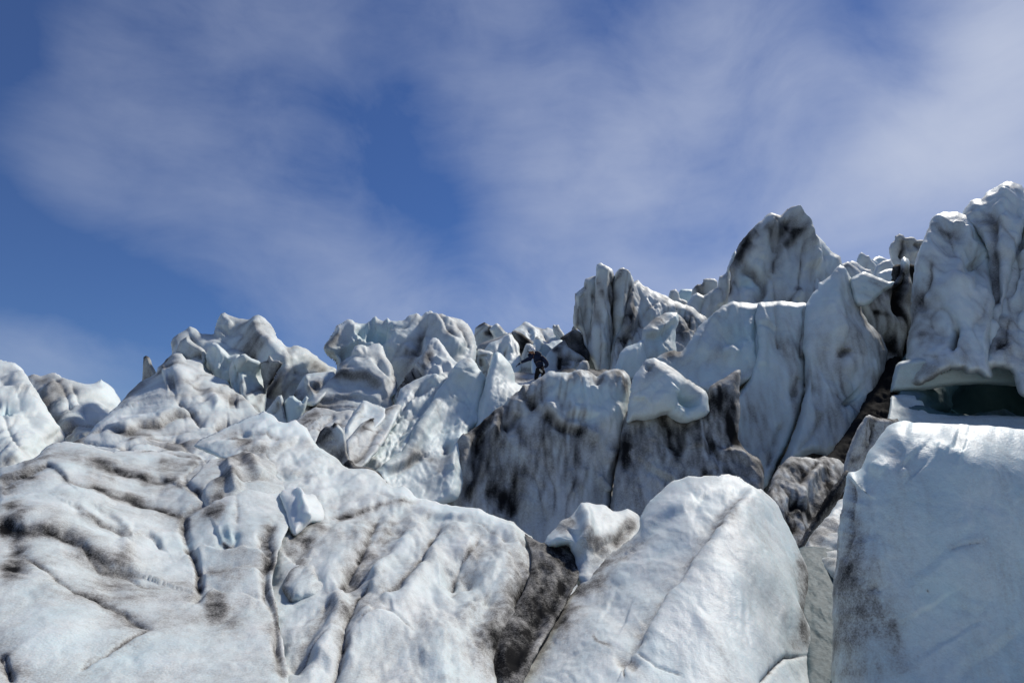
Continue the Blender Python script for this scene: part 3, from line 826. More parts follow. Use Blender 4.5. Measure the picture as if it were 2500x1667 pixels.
ice('brilliant_serac', 'brilliant white ice face at the far left edge', 'serac',
    P(T1, -2400, 1100, -1500, 700, -800, 480, -400, 500, -160, 540, -60, 560, 0, 580, 60, 590, 115, 610, 145, 640, 190, 705, 260, 800, 310, 880, 380, 1000, 450, 1100, 520, 1180, 520, 1300, 400, 1400, 300, 1900, -2200, 1900),
    [(-20, 1100, 18.5), (60, 1080, 19), (20, 890, 24), (90, 960, 23.5), (150, 1050, 23), (110, 1100, 20.5), (-30, 950, 22), (-400, 900, 24), (-500, 1150, 17)], R=34, T=40, Tb=90, flow=-62, stretch=2.4, lump=(100, 14), fold=(70, 11), scal=(24, 2.4), dirt=-0.10, patch=0.30, crease=0.15, blue=0.05, step=2.8,
    strokes=[('ridge', P(T1, 110, 640, 200, 860, 330, 1060, 420, 1200), 22, 13), ('gully', P(T1, 150, 830, 200, 850), 12, 7, 0.2), ('gully', P(T1, 60, 970, 90, 960), 12, 14, 0.1), ('blue', P(T1, 75, 970), 14, 0.7), ('crease', P(T1, 20, 1000, 120, 1180, 280, 1320), 12, 8, 0.2),
             ('crease', P(T1, 0, 720, 120, 820, 180, 960, 320, 1120), 14, 6, 0.1), ('dirt', P(T1, 0, 1330, 60, 1370, 120, 1420), 22, 0.5), ('dirt', P(T1, 380, 1190, 470, 1200), 16, 0.4)])
ice('streaked_hump', 'grey-streaked ice hump with white caps behind the far left face', 'serac',
    P(T1, 150, 760, 200, 720, 270, 695, 340, 715, 390, 700, 440, 687, 530, 740, 600, 760, 700, 775, 760, 770, 810, 737, 870, 775, 920, 840, 955, 900, 970, 1000, 860, 1200, 640, 1330, 480, 1330, 300, 1100),
    [(80, 920, 28), (160, 920, 28), (250, 935, 29), (290, 980, 29), (190, 1060, 22.5), (130, 1060, 24), (240, 1030, 25)], R=28, T=40, Tb=90, flow=-58, lump=(80, 11), fold=(50, 8), scal=(18, 2), dirt=0.12, patch=0.45, step=2.7,
    strokes=[('dirt', P(T1, 220, 710, 320, 720, 420, 800), 18, 0.45), ('dirt', P(T1, 300, 840, 380, 960, 440, 1080), 14, 0.45), ('dirt', P(T1, 470, 1140, 560, 1120), 26, 0.6), ('dirt', P(T1, 420, 1220, 560, 1200), 10, 0.8), ('dirt', P(T1, 700, 775, 810, 740, 940, 880), 16, -0.5),
             ('crease', P(T1, 560, 780, 640, 900, 720, 1040), 12, 6, 0.15), ('crease', P(T1, 420, 720, 520, 860, 560, 1000), 10, 6, 0.3)])
ice('tent_slope', 'tent-shaped grey-white ice slope rising to a ridge left of the pillars', 'serac',
    P(T1, 560, 1260, 600, 1232, 700, 1180, 750, 1120, 840, 1040, 920, 970, 970, 910, 1050, 820, 1140, 745, 1240, 690, 1258, 640, 1330, 590, 1390, 530, 1440, 535, 1480, 580, 1600, 600, 1640, 680, 1700, 700, 1810, 740, 1840, 800, 1900, 850, 1960, 880, 2060, 1000, 2100, 1020,
      2100, 1180, 1900, 1300, 1700, 1400, 1500, 1460, 1000, 1440, 600, 1380),
    [(210, 1080, 15.5), (300, 1000, 20), (380, 920, 23.4), (425, 870, 24.8), (500, 910, 23.4), (560, 960, 22.4), (620, 1005, 20.5), (500, 1050, 17.2), (400, 1070, 16), (400, 990, 19.2), (480, 1000, 19.2), (300, 1090, 14.2), (450, 1100, 14.6)],
    R=26, T=34, Tb=80, flow=14, stretch=2.6, lump=(100, 12), fold=(60, 7), scal=(22, 2.4), dirt=0.13, patch=0.42, step=2.8,
    strokes=[('crease', P(T1, 720, 1165, 850, 1137, 1000, 1142, 1150, 1097, 1270, 1082, 1400, 1012, 1540, 992), 3.5, 5, 0.85), ('crease', P(T1, 1400, 880, 1470, 920, 1560, 1020, 1640, 1090), 3, 5, 0.8), ('crease', P(T1, 600, 1240, 800, 1240, 1000, 1250, 1200, 1240, 1400, 1270), 3, 5, 0.4), ('dirt', P(T1, 960, 940, 1050, 830, 1150, 760), 12, 0.6), ('step', P(T1, 720, 1165, 850, 1135, 1000, 1140, 1150, 1095, 1270, 1080, 1400, 1010, 1540, 990), 26, 7, 0.5), ('dirt', P(T1, 1050, 1170, 1200, 1160), 9, 0.8),
             ('step', P(T1, 1270, 1060, 1370, 1010, 1480, 990), 14, 5, 0.4), ('crease', P(T1, 1400, 880, 1470, 920, 1560, 1020, 1640, 1080), 12, 8, 0.5), ('gully', P(T1, 1340, 790, 1400, 790), 16, 8, 0.5),
             ('ridge', P(T1, 1420, 560, 1400, 700, 1300, 720), 26, 14), ('dirt', P(T1, 1600, 600, 1690, 660, 1720, 700), 14, 0.3), ('gully', P(T1, 1830, 900, 1900, 900), 18, 10, 0.55), ('gully', P(T1, 1740, 1130, 1800, 1090, 1850, 1080), 14, 12, 0.9),
             ('ridge', P(T1, 1640, 820, 1700, 900, 1740, 960), 12, 8), ('crease', P(T1, 1380, 1180, 1460, 1230, 1540, 1310), 12, 6, 0.5), ('gully', P(T1, 990, 1240, 1000, 1290), 12, 8, 0.4), ('dirt', P(T1, 1300, 1240, 1400, 1280, 1540, 1290, 1740, 1250, 1860, 1200), 15, 0.6),
             ('dirt', P(T1, 700, 1190, 640, 1225, 595, 1240), 6, 0.7), ('gully', P(T1, 1560, 760, 1640, 850, 1660, 900), 16, 9, 0.3), ('dirt', P(T1, 1330, 590, 1280, 640), 12, 0.5)])

# ------------------------------------------------------------------ centre left: wave-crested serac and what lies before it
ice('wave_serac', 'wave-crested white serac with an overhanging curled head and turquoise hollow', 'serac',
    P(T3, 615, 490, 630, 460, 660, 420, 700, 350, 730, 300, 790, 275, 820, 252, 850, 265, 870, 290, 950, 290, 990, 270, 1040, 230, 1060, 250, 1095, 270, 1130, 248, 1155, 270, 1250, 270, 1290, 240, 1360, 213, 1400, 230, 1440, 200, 1480, 185, 1500, 205, 1530, 210, 1570, 208, 1610, 235,
      1660, 245, 1720, 265, 1770, 300, 1800, 345, 1830, 400, 1842, 480, 1830, 580, 1780, 760, 1600, 900, 1250, 980, 900, 980, 740, 860, 715, 700, 722, 640, 705, 590, 660, 560, 640, 540),
    steep([(800, 850, 25.2), (830, 800, 26.5), (900, 800, 27.5), (860, 880, 25.0), (960, 860, 25.4), (1050, 770, 27.6), (1060, 840, 25.0), (1140, 860, 26.0), (1000, 930, 23.4), (1100, 930, 23.4)], 0.6),
    R=26, T=50, Tb=100, flow=70, lump=(80, 12), fold=(52, 9), scal=(18, 2.2), dirt=0.07, patch=0.40, blue=0.15, step=2.6,
    strokes=[('gully', P(T3, 960, 350, 1060, 360, 1110, 410), 26, 26), ('blue', P(T3, 980, 360, 1080, 400), 34, 0.75), ('gully', P(T3, 890, 340, 920, 360), 12, 12), ('step', P(T3, 1150, 270, 1140, 380, 1080, 460), 16, 12), ('ridge', P(T3, 850, 270, 860, 380, 900, 440), 11, 9),
             ('step', P(T3, 640, 530, 760, 510, 880, 470), 20, 16, 0.05), ('blue', P(T3, 780, 530), 26, 0.6), ('dirt', P(T3, 630, 480, 670, 420, 720, 340), 13, 0.4),
             ('gully', P(T3, 1420, 250, 1390, 330, 1360, 420, 1370, 520, 1340, 560), 13, 9, 0.8), ('dirt', P(T3, 1260, 550, 1340, 560, 1300, 640, 1260, 740), 17, 0.75), ('dirt', P(T3, 1040, 240, 1060, 260, 1110, 270), 5, 0.9),
             ('ridge', P(T3, 1480, 190, 1540, 300, 1640, 440, 1700, 560), 20, 13), ('ridge', P(T3, 1590, 240, 1700, 360, 1760, 480), 16, 9), ('crease', P(T3, 1520, 220, 1600, 340, 1680, 440), 9, 7, 0.35), ('crease', P(T3, 1660, 260, 1740, 360, 1790, 480), 9, 6, 0.3),
             ('ridge', P(T3, 1180, 360, 1200, 440, 1160, 540), 18, 10), ('ridge', P(T3, 880, 480, 1000, 480, 1060, 460), 12, 11), ('crease', P(T3, 1440, 600, 1420, 700, 1340, 780), 9, 8, 0.8)])
ice('ribbed_flank', 'ribbed cream ice flank with brown gutter below the wave serac', 'serac',
    P(T3, 1190, 900, 1215, 800, 1290, 690, 1380, 580, 1440, 480, 1490, 410, 1540, 420, 1600, 520, 1680, 600, 1760, 640, 1760, 760, 1560, 900, 1300, 1000), 
    [(1000, 930, 22.4), (1010, 880, 23.2), (1055, 830, 24.6), (1100, 880, 23.2), (1060, 920, 21.6)], R=20, T=36, Tb=70, flow=-42, stretch=3, lump=(70, 7), fold=(26, 6), scal=(12, 1.6), dirt=0.10, step=2.6,
    strokes=[('dirt', P(T3, 1450, 480, 1440, 600, 1380, 680, 1290, 740, 1240, 810), 15, 0.8), ('gully', P(T3, 1380, 640, 1300, 720, 1230, 800), 14, 14, 0.3), ('ridge', P(T3, 1500, 560, 1580, 620, 1650, 660), 7, 7), ('ridge', P(T3, 1490, 640, 1560, 690), 7, 6), ('ridge', P(T3, 1500, 430, 1620, 550), 8, 6), ('dirt', P(T3, 1290, 760, 1230, 830), 10, 0.7)])
ice('banded_mound', 'cream ice mound with curved dirt bands in front of the wave serac', 'serac',
    P(T3, 370, 1090, 440, 980, 550, 850, 640, 760, 715, 700, 750, 610, 830, 570, 870, 480, 920, 465, 980, 480, 1010, 458, 1060, 455, 1090, 480, 1120, 560, 1180, 660, 1200, 760, 1215, 860, 1170, 890, 1190, 960, 1060, 1060, 900, 1120, 760, 1200, 560, 1300, 480, 1200),
    steep([(730, 1030, 19), (790, 950, 21.5), (830, 890, 23.0), (870, 850, 24.2), (920, 900, 23.0), (960, 960, 21.6), (880, 970, 20.8), (800, 1040, 18.8), (930, 1000, 20.2)], 0.75),
    R=26, T=40, Tb=80, flow=-12, stretch=3.2, lump=(100, 11), fold=(44, 6), scal=(18, 1.8), dirt=0.10, patch=0.34, step=2.6,
    strokes=[('step', P(T3, 480, 960, 580, 880, 720, 850, 900, 860, 1080, 920), 18, 5, 0.45), ('dirt', P(T3, 460, 1000, 580, 910, 700, 870, 860, 860), 10, 0.5), ('dirt', P(T3, 700, 710, 820, 700, 960, 740, 1080, 840), 7, 0.45), ('step', P(T3, 720, 720, 840, 700, 980, 750, 1100, 850), 16, 5, 0.1),
             ('dirt', P(T3, 560, 960, 480, 1060), 16, 0.55), ('dirt', P(T3, 780, 630, 800, 650), 13, 0.6), ('ridge', P(T3, 860, 600, 980, 700, 1120, 840), 14, 8), ('ridge', P(T3, 960, 590, 1060, 700, 1150, 780), 12, 7), ('gully', P(T3, 1040, 600, 1120, 700), 12, 8, 0.1),
             ('ridge', P(T3, 880, 560, 900, 500, 960, 490), 14, 11), ('crease', P(T3, 560, 990, 640, 960, 760, 1000, 820, 1010), 9, 7, 0.55), ('dirt', P(T3, 400, 1070, 520, 1080, 640, 1060), 18, 0.35), ('dirt', P(T3, 1110, 900, 1180, 930), 14, 0.75), ('gully', P(T3, 1230, 700, 1200, 760), 14, 10, 0.4)])
ice('ice_boulder', 'shaded grey ice boulder with black patch between double peak and banded mound', 'ice block',
    P(T3, 380, 880, 400, 820, 440, 750, 480, 700, 540, 688, 700, 676, 720, 740, 640, 860, 540, 960, 440, 940), [(740, 950, 22.5), (760, 915, 23.2), (800, 910, 23.8), (770, 960, 21.8)], R=16, T=30, Tb=50, lump=(60, 5), fold=(50, 3), scal=(18, 1.4), dirt=0.06, blue=0.2, step=2.5, jag=1.5,
    strokes=[('dirt', P(T3, 560, 830, 590, 800), 14, 1.0), ('dirt', P(T3, 400, 870, 440, 900), 16, 0.8), ('ridge', P(T3, 500, 700, 510, 800, 540, 880), 6, 8), ('step', P(T3, 510, 760, 600, 790, 640, 740), 14, 6, 0.2)])
ice('ice_nub', 'small translucent ice nub below the grey boulder', 'ice block',
    P(T3, 300, 950, 320, 900, 345, 875, 380, 868, 420, 900, 450, 920, 480, 868, 500, 890, 470, 990, 420, 1100, 330, 1100), (20.6, 0.2, 0.1), R=14, T=24, Tb=40, lump=(40, 4), fold=(30, 3), scal=(12, 1.2), dirt=0.0, blue=0.45, step=2.4, jag=1.3, strokes=[('ridge', P(T3, 470, 880, 440, 980), 7, 7)])
ice('ice_nub', 'small dirt-edged ice nub right of the smooth pillar', 'ice block',
    P(T3, 150, 1020, 180, 970, 210, 930, 255, 868, 285, 862, 302, 920, 318, 1010, 330, 1100, 250, 1140, 150, 1120), (20.4, 0.2, 0.1), R=14, T=24, Tb=40, lump=(40, 4), fold=(24, 4), scal=(10, 1.4), dirt=0.12, step=2.4, jag=1.5,
    strokes=[('dirt', P(T3, 290, 930, 310, 1040), 6, 0.7), ('crease', P(T3, 250, 900, 240, 960, 200, 1000), 6, 6, 0.4)])
ice('tilted_slab', 'smooth white triangular ice slab below the banded mound', 'ice slab',
    P(T3, 760, 1180, 860, 1010, 935, 905, 1000, 925, 1110, 965, 1120, 1040, 1000, 1180, 860, 1330, 790, 1340), [(840, 1050, 17.2), (885, 985, 19.4), (930, 1000, 19), (860, 1080, 16.6)], R=16, T=24, Tb=50, flow=50, lump=(80, 6), fold=(50, 4), scal=(18, 1.5), dirt=0.0, blue=0.15, step=2.6, jag=1.5,
    strokes=[('ridge', P(T3, 935, 915, 860, 1040, 790, 1170), 12, 6)])
ice('tilted_slab', 'grey dusty ice slab lying along the right of the white triangular slab', 'ice slab',
    P(T3, 795, 1240, 860, 1155, 950, 1070, 1060, 1005, 1180, 938, 1240, 950, 1180, 1100, 1060, 1300, 900, 1480, 820, 1440), [(850, 1080, 16.0), (920, 1020, 18.4), (970, 990, 19.6), (900, 1090, 16.2)], R=20, T=28, Tb=50, flow=50, stretch=3, lump=(80, 7), fold=(40, 5), scal=(16, 1.7), dirt=0.2, step=2.6, jag=1.5,
    strokes=[('dirt', P(T3, 880, 1160, 980, 1070, 1100, 1000, 1180, 950), 13, 0.5), ('crease', P(T3, 860, 1380, 980, 1260, 1070, 1120), 10, 6, 0.5)])
ice('streaked_block', 'streaked grey ice foot between banded mound and foreground snow ridge', 'ice block',
    P(T3, 370, 1100, 430, 1040, 560, 960, 720, 990, 860, 985, 840, 1080, 780, 1190, 760, 1330, 560, 1400, 430, 1250), [(740, 1050, 17.2), (800, 1010, 18.8), (850, 1010, 18.8), (790, 1080, 16)], R=22, T=30, Tb=50, flow=55, stretch=3, lump=(70, 7), fold=(32, 6), scal=(15, 1.7), dirt=0.2, step=2.6,
    strokes=[('dirt', P(T3, 600, 980, 500, 1060, 430, 1110), 12, 0.5), ('crease', P(T3, 720, 1000, 640, 1100, 590, 1200), 9, 6, 0.4), ('crease', P(T3, 800, 1010, 740, 1100, 700, 1180), 9, 6, 0.4)])
ice('black_wedge', 'dark grit-covered wedge of ice with a black left edge below the slabs', 'ice wedge',
    P(T3, 540, 1270, 555, 1245, 590, 1160, 640, 1112, 690, 1108, 708, 1080, 735, 1100, 790, 1170, 800, 1260, 800, 1320, 835, 1400, 800, 1480, 660, 1420), (14.6, 0.2, 0.3), R=10, T=16, Tb=40, flow=60, lump=(60, 5), fold=(40, 4), scal=(12, 1.4), dirt=0.36, patch=0.3, step=2.4, jag=1.4,
    strokes=[('dirt', P(T3, 560, 1250, 610, 1180, 660, 1130), 20, 0.8), ('dirt', P(T3, 660, 1330, 740, 1360, 790, 1320), 14, 0.5), ('dirt', P(T3, 740, 1140, 780, 1220), 10, -0.4), ('dirt', P(T3, 690, 1110, 710, 1085), 4, 0.8)])
ice('black_rock', 'small black rock of gritty ice lying on the snow ridge edge', 'rock',
    P(T3, 765, 1440, 790, 1400, 820, 1373, 850, 1385, 875, 1425, 970, 1438, 1060, 1480, 1150, 1580, 1100, 1620, 960, 1560, 800, 1500), (12.6, 0.3, 0.0), R=10, T=18, Tb=30, lump=(40, 5), fold=(26, 4), scal=(10, 1.6), dirt=0.85, step=2.4, jag=1.6)

# ------------------------------------------------------------------ centre: finger, slabs, dark wall
ice('white_finger', 'rounded white ice finger standing left of the climber', 'ice pillar',
    P(T3, 1830, 1080, 1860, 920, 1890, 850, 1915, 720, 1945, 640, 1960, 580, 1985, 530, 2005, 517, 2030, 530, 2070, 570, 2110, 620, 2140, 690, 2152, 760, 2200, 790, 2240, 830, 2240, 1000, 2100, 1120, 1900, 1200, 1800, 1180),
    steep([(1215, 870, 21.6), (1200, 930, 20.6), (1250, 930, 21.6), (1180, 1010, 19.6), (1240, 990, 20)], 0.7), R=34, T=55, Tb=70, flow=80, lump=(90, 7), fold=(70, 4), scal=(22, 1.6), dirt=-0.06, patch=0.3, crease=0.15, blue=0.25, step=2.5, jag=1.3,
    strokes=[('dirt', P(T3, 1870, 940, 1900, 850), 14, 0.3), ('dirt', P(T3, 2060, 880, 2000, 950), 20, 0.2)])
ice('saddle', 'trampled dirty snow saddle under the climber', 'snow saddle',
    P(T9, 640, 1140, 820, 1160, 1000, 1165, 1220, 1180, 1420, 1170, 1460, 1300, 1360, 1500, 1150, 1600, 950, 1640, 700, 1640), [(1250, 912, 26.8), (1330, 912, 26.6), (1280, 950, 23.0), (1260, 970, 21.2)], R=10, T=10, Tb=60, flow=-25, lump=(60, 4), fold=(18, 3), scal=(9, 1.3), fine=(5, .5), dirt=0.34, patch=0.4, step=2.2, jag=1,
    strokes=[('dirt', P(T9, 1000, 1200, 1150, 1210), 9, 0.4), ('dirt', P(T9, 850, 1250, 1000, 1330, 1150, 1330), 6, 0.35), ('dirt', P(T9, 1030, 1390, 1100, 1400), 9, -0.3)])
ice('pale_slab', 'large pale blue ice slab with rounded top left of the dark wall', 'ice slab',
    P(T3, 1640, 700, 1660, 650, 1680, 610, 1740, 570, 1790, 568, 1830, 600, 1860, 650, 1925, 735, 1900, 860, 1860, 1000, 1880, 1060, 1790, 1160, 1755, 1300, 1735, 1568, 1670, 1700, 1400, 1760, 1000, 1560, 1060, 1440, 1200, 1330, 1300, 1200, 1390, 1060, 1440, 980, 1490, 900, 1530, 820),
    steep([(1130, 878, 21.4), (1100, 960, 20.6), (1160, 950, 21), (1050, 1040, 18.4), (1110, 1080, 17.6), (960, 1150, 14.6), (1080, 1180, 15.2)], 0.65), R=34, T=50, Tb=80, flow=58, stretch=2.4, lump=(100, 11), fold=(60, 7), scal=(20, 2.2), dirt=-0.04, patch=0.32, crease=0.15, blue=0.28, streak=0.1, step=2.7,
    strokes=[('ridge', P(T3, 1700, 620, 1600, 840, 1480, 1040, 1330, 1240), 26, 13), ('gully', P(T3, 1600, 1240, 1590, 1330), 8, 8, 0.6), ('dirt', P(T3, 1280, 1420, 1400, 1340, 1520, 1360), 11, 0.8), ('dirt', P(T3, 1120, 1480, 1240, 1400, 1330, 1300), 14, 0.35), ('dirt', P(T3, 1350, 1250, 1400, 1300), 26, 0.3),
             ('step', P(T3, 1100, 1500, 1230, 1430, 1330, 1370, 1420, 1340), 22, 9, 0.4), ('dirt', P(T3, 1500, 1480, 1600, 1420, 1680, 1440), 24, 0.35), ('dirt', P(T3, 1740, 580, 1760, 590), 10, 0.3), ('ridge', P(T3, 1690, 1200, 1640, 1380, 1620, 1500), 14, 9)])
ice('pale_slab', 'fluted pale ice slab descending left beside the rounded slab', 'ice slab',
    P(T3, 1180, 960, 1210, 900, 1240, 820, 1290, 780, 1400, 720, 1500, 688, 1560, 690, 1620, 740, 1580, 900, 1480, 1100, 1330, 1300, 1150, 1500, 900, 1480, 840, 1400, 1000, 1250, 1080, 1130, 1150, 1010),
    steep([(1060, 915, 21.6), (990, 950, 20.4), (1000, 1020, 18.6), (1060, 980, 20), (920, 1100, 15.6), (880, 1130, 14.6), (960, 1120, 15.4)], 0.65), R=26, T=40, Tb=60, flow=58, stretch=3, lump=(80, 9), fold=(34, 8), scal=(17, 2.1), dirt=-0.03, patch=0.32, crease=0.2, blue=0.22, step=2.7,
    strokes=[('ridge', P(T3, 1520, 700, 1420, 860, 1300, 960), 14, 10), ('crease', P(T3, 1400, 760, 1340, 880, 1240, 1000, 1120, 1180), 9, 9, 0.2), ('dirt', P(T3, 1210, 900, 1160, 1010, 1080, 1120), 6, 0.5), ('dirt', P(T3, 1000, 1420, 1060, 1440), 16, 0.35), ('gully', P(T3, 1430, 830, 1460, 760), 10, 7, 0.15)])
ice('dark_wall', 'tall soot-streaked, shade-darkened ice wall with pale cap below the climber', 'ice wall',
    P(T7, 200, 660, 240, 600, 330, 540, 440, 440, 530, 385, 540, 340, 600, 310, 650, 260, 690, 265, 720, 240, 790, 180, 850, 158, 940, 170, 990, 165, 1050, 143, 1100, 160, 1160, 200, 1230, 155, 1300, 140, 1350, 160, 1388, 195, 1393, 260, 1380, 400, 1368, 500, 1345, 640, 1320, 760, 1290, 880, 1270, 1010, 1260, 1180, 1230, 1420, 600, 1480, 0, 1250, 60, 1120, 150, 900, 190, 760),
    steep([(1130, 1060, 16.6), (1240, 960, 18.8), (1380, 915, 19.6), (1500, 905, 20.4), (1100, 1240, 14.2), (1300, 1270, 14.6), (1470, 1250, 15.6), (1300, 1100, 16.8), (1450, 1080, 17.6), (1400, 1000, 18.2)], 0.4),
    R=36, T=55, Tb=90, flow=82, stretch=3.0, lump=(120, 14), fold=(60, 9), scal=(24, 2.4), dirt=0.42, patch=0.40, crease=0.25, blue=0.05, streak=0.55, step=2.7,  # overall dirt level mixes real dirt with painted shade
    strokes=[('dirt', P(T7, 480, 160, 300, 700), 1, 0.0),
             ('dirt', P(T7, 860, 210, 1000, 290, 1300, 300), 70, -0.45), ('dirt', P(T7, 900, 300, 1200, 400, 1330, 420), 60, -0.40), ('blue', P(T7, 950, 260, 1300, 350), 50, 0.3),
             ('gully', P(T7, 650, 300, 690, 350, 720, 400), 15, 12, 0.75), ('gully', P(T7, 780, 440, 860, 520, 960, 560, 1050, 580), 13, 10, 0.7), ('ridge', P(T7, 800, 400, 900, 490, 1080, 570, 1180, 660), 16, 11), ('dirt', P(T7, 900, 550, 1040, 580), 10, 0.3),
             ('gully', P(T7, 610, 430, 570, 520, 500, 560), 13, 11, 0.7), ('dirt', P(T7, 260, 590, 360, 530, 500, 420), 13, 0.7), ('ridge', P(T7, 290, 600, 230, 700, 220, 860, 170, 1080), 14, 14), ('gully', P(T7, 380, 560, 330, 720, 320, 900, 230, 1080), 16, 12, 0.55), ('ridge', P(T7, 450, 520, 420, 700, 350, 880, 220, 1080), 9, 9),
             ('dirt', P(T7, 430, 560, 420, 700, 440, 900), 20, 0.5), ('dirt', P(T7, 640, 590, 650, 660), 20, 0.55), ('dirt', P(T7, 560, 880, 620, 860, 680, 840), 26, 0.55), ('dirt', P(T7, 440, 940, 530, 1020, 540, 1160), 34, 0.55), ('crease', P(T7, 600, 900, 580, 1040, 550, 1180), 12, 8, 0.5),
             ('dirt', P(T7, 1200, 560, 1100, 700, 980, 800), 60, 0.12), ('step', P(T7, 940, 450, 1060, 448, 1170, 455, 1160, 560), 18, 6, 0.1), ('ridge', P(T7, 980, 820, 985, 960, 1000, 1040), 8, 7), ('ridge', P(T7, 1070, 830, 1060, 1000), 10, 5), ('ridge', P(T7, 1160, 880, 1220, 960, 1250, 1000), 9, 8),
             ('dirt', P(T7, 880, 740, 960, 715), 40, -0.12), ('gully', P(T7, 1160, 200, 1170, 260), 14, 10, 0.1), ('dirt', P(T7, 1200, 200, 1280, 210), 22, 0.3), ('dirt', P(T7, 980, 180, 1100, 180), 20, 0.25), ('dirt', P(T7, 700, 330, 800, 300), 26, 0.25), ('dirt', P(T7, 1340, 560, 1310, 760), 10, 0.5), ('ridge', P(T7, 1250, 720, 1240, 800), 10, 9)])
ice('dark_backing', 'dark backing ice painting shade in the gap between rounded pale slab and soot-streaked wall', 'ice wall',
    P(T0, 1080, 1020, 1160, 960, 1240, 960, 1300, 1020, 1280, 1280, 1040, 1280), (21.8, 0.1, 0), R=20, T=20, Tb=50, dirt=0.75, step=4)  # added backing; its dirt level is painted shade behind the gap
ice('snout_block', 'blunt white ice block with a round hollow, overhanging the dirty wall', 'ice block',
    P(T7, 1392, 280, 1420, 190, 1470, 130, 1510, 83, 1560, 73, 1620, 100, 1700, 150, 1790, 210, 1860, 250, 1920, 298, 1935, 340, 1945, 440, 1920, 470, 1820, 512, 1740, 522, 1700, 500, 1650, 455, 1600, 470, 1510, 492, 1420, 500, 1372, 520, 1375, 400),
    [(1550, 1000, 18.9), (1560, 930, 19.0), (1590, 885, 19.6), (1650, 950, 18.8), (1720, 980, 18.9), (1700, 940, 19.2), (1640, 1020, 18.8)],
    R=34, T=30, Tb=70, flow=30, stretch=1.6, lump=(90, 9), fold=(60, 6), scal=(22, 2.0), dirt=0.10, patch=0.34, crease=0.15, blue=0.22, step=2.5,
    strokes=[('gully', P(T7, 1790, 310, 1795, 390), 20, 30), ('blue', P(T7, 1790, 350), 26, 0.5), ('ridge', P(T7, 1540, 380, 1680, 350, 1740, 290), 20, 9), ('gully', P(T7, 1520, 100, 1500, 140), 10, 8, 0.4), ('dirt', P(T7, 1700, 160, 1860, 250), 16, 0.3), ('step', P(T7, 1410, 350, 1480, 340, 1510, 370), 12, 6, 0.2),
             ('dirt', P(T7, 1520, 120, 1640, 140), 24, 0.25), ('ridge', P(T7, 1700, 400, 1760, 440), 16, 8)])
ice('grimy_wall', 'grimy brown-grey ice wall below the blunt snout block', 'ice wall',
    P(T7, 1330, 560, 1390, 430, 1500, 400, 1700, 400, 1900, 380, 1960, 250, 2080, 190, 2160, 150, 2150, 420, 2140, 640, 2210, 740, 2300, 780, 2330, 900, 2300, 1100, 2000, 1250, 1500, 1400, 1200, 1400, 1250, 1100, 1290, 800),
    steep([(1520, 1040, 19), (1620, 1040, 18.8), (1780, 970, 19.6), (1500, 1250, 15.4), (1700, 1180, 15.8), (1830, 1150, 16.4), (1800, 1060, 18.2), (1650, 1110, 17.2)], 0.4),
    R=30, T=50, Tb=90, flow=84, stretch=3.2, lump=(100, 14), fold=(50, 10), scal=(24, 2.4), dirt=0.56, patch=0.36, crease=0.25, blue=0, streak=0.5, step=2.7,
    strokes=[('gully', P(T7, 1640, 480, 1680, 580, 1700, 700), 14, 11, 0.5), ('gully', P(T7, 1760, 530, 1740, 640, 1720, 740), 11, 9, 0.5), ('dirt', P(T7, 1380, 640, 1340, 760, 1400, 740), 26, 0.55), ('dirt', P(T7, 2090, 400, 2100, 560, 2120, 660), 12, 0.8), ('dirt', P(T7, 1950, 420, 2060, 340), 24, 0.5),
             ('ridge', P(T7, 2000, 700, 2120, 740, 2240, 760), 14, 8), ('crease', P(T7, 1900, 540, 1930, 660, 1940, 740), 8, 6, 0.3), ('step', P(T7, 1480, 790, 1560, 850, 1640, 880, 1700, 910), 18, 8, 0.1), ('dirt', P(T7, 1480, 1000, 1600, 860), 40, -0.15), ('ridge', P(T7, 1560, 520, 1550, 680), 16, 8), ('ridge', P(T7, 1870, 520, 1850, 700), 18, 9)])
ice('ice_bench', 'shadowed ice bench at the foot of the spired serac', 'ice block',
    P(T5, 560, 960, 700, 985, 860, 990, 1000, 985, 1150, 960, 1350, 900, 1500, 900, 1600, 1100, 1500, 1300, 700, 1250, 560, 1100), [(1400, 890, 26.5), (1500, 890, 26.5), (1620, 880, 25.5), (1450, 960, 22.5), (1600, 980, 21.5)], R=16, T=20, Tb=80, dirt=0.6, step=3)
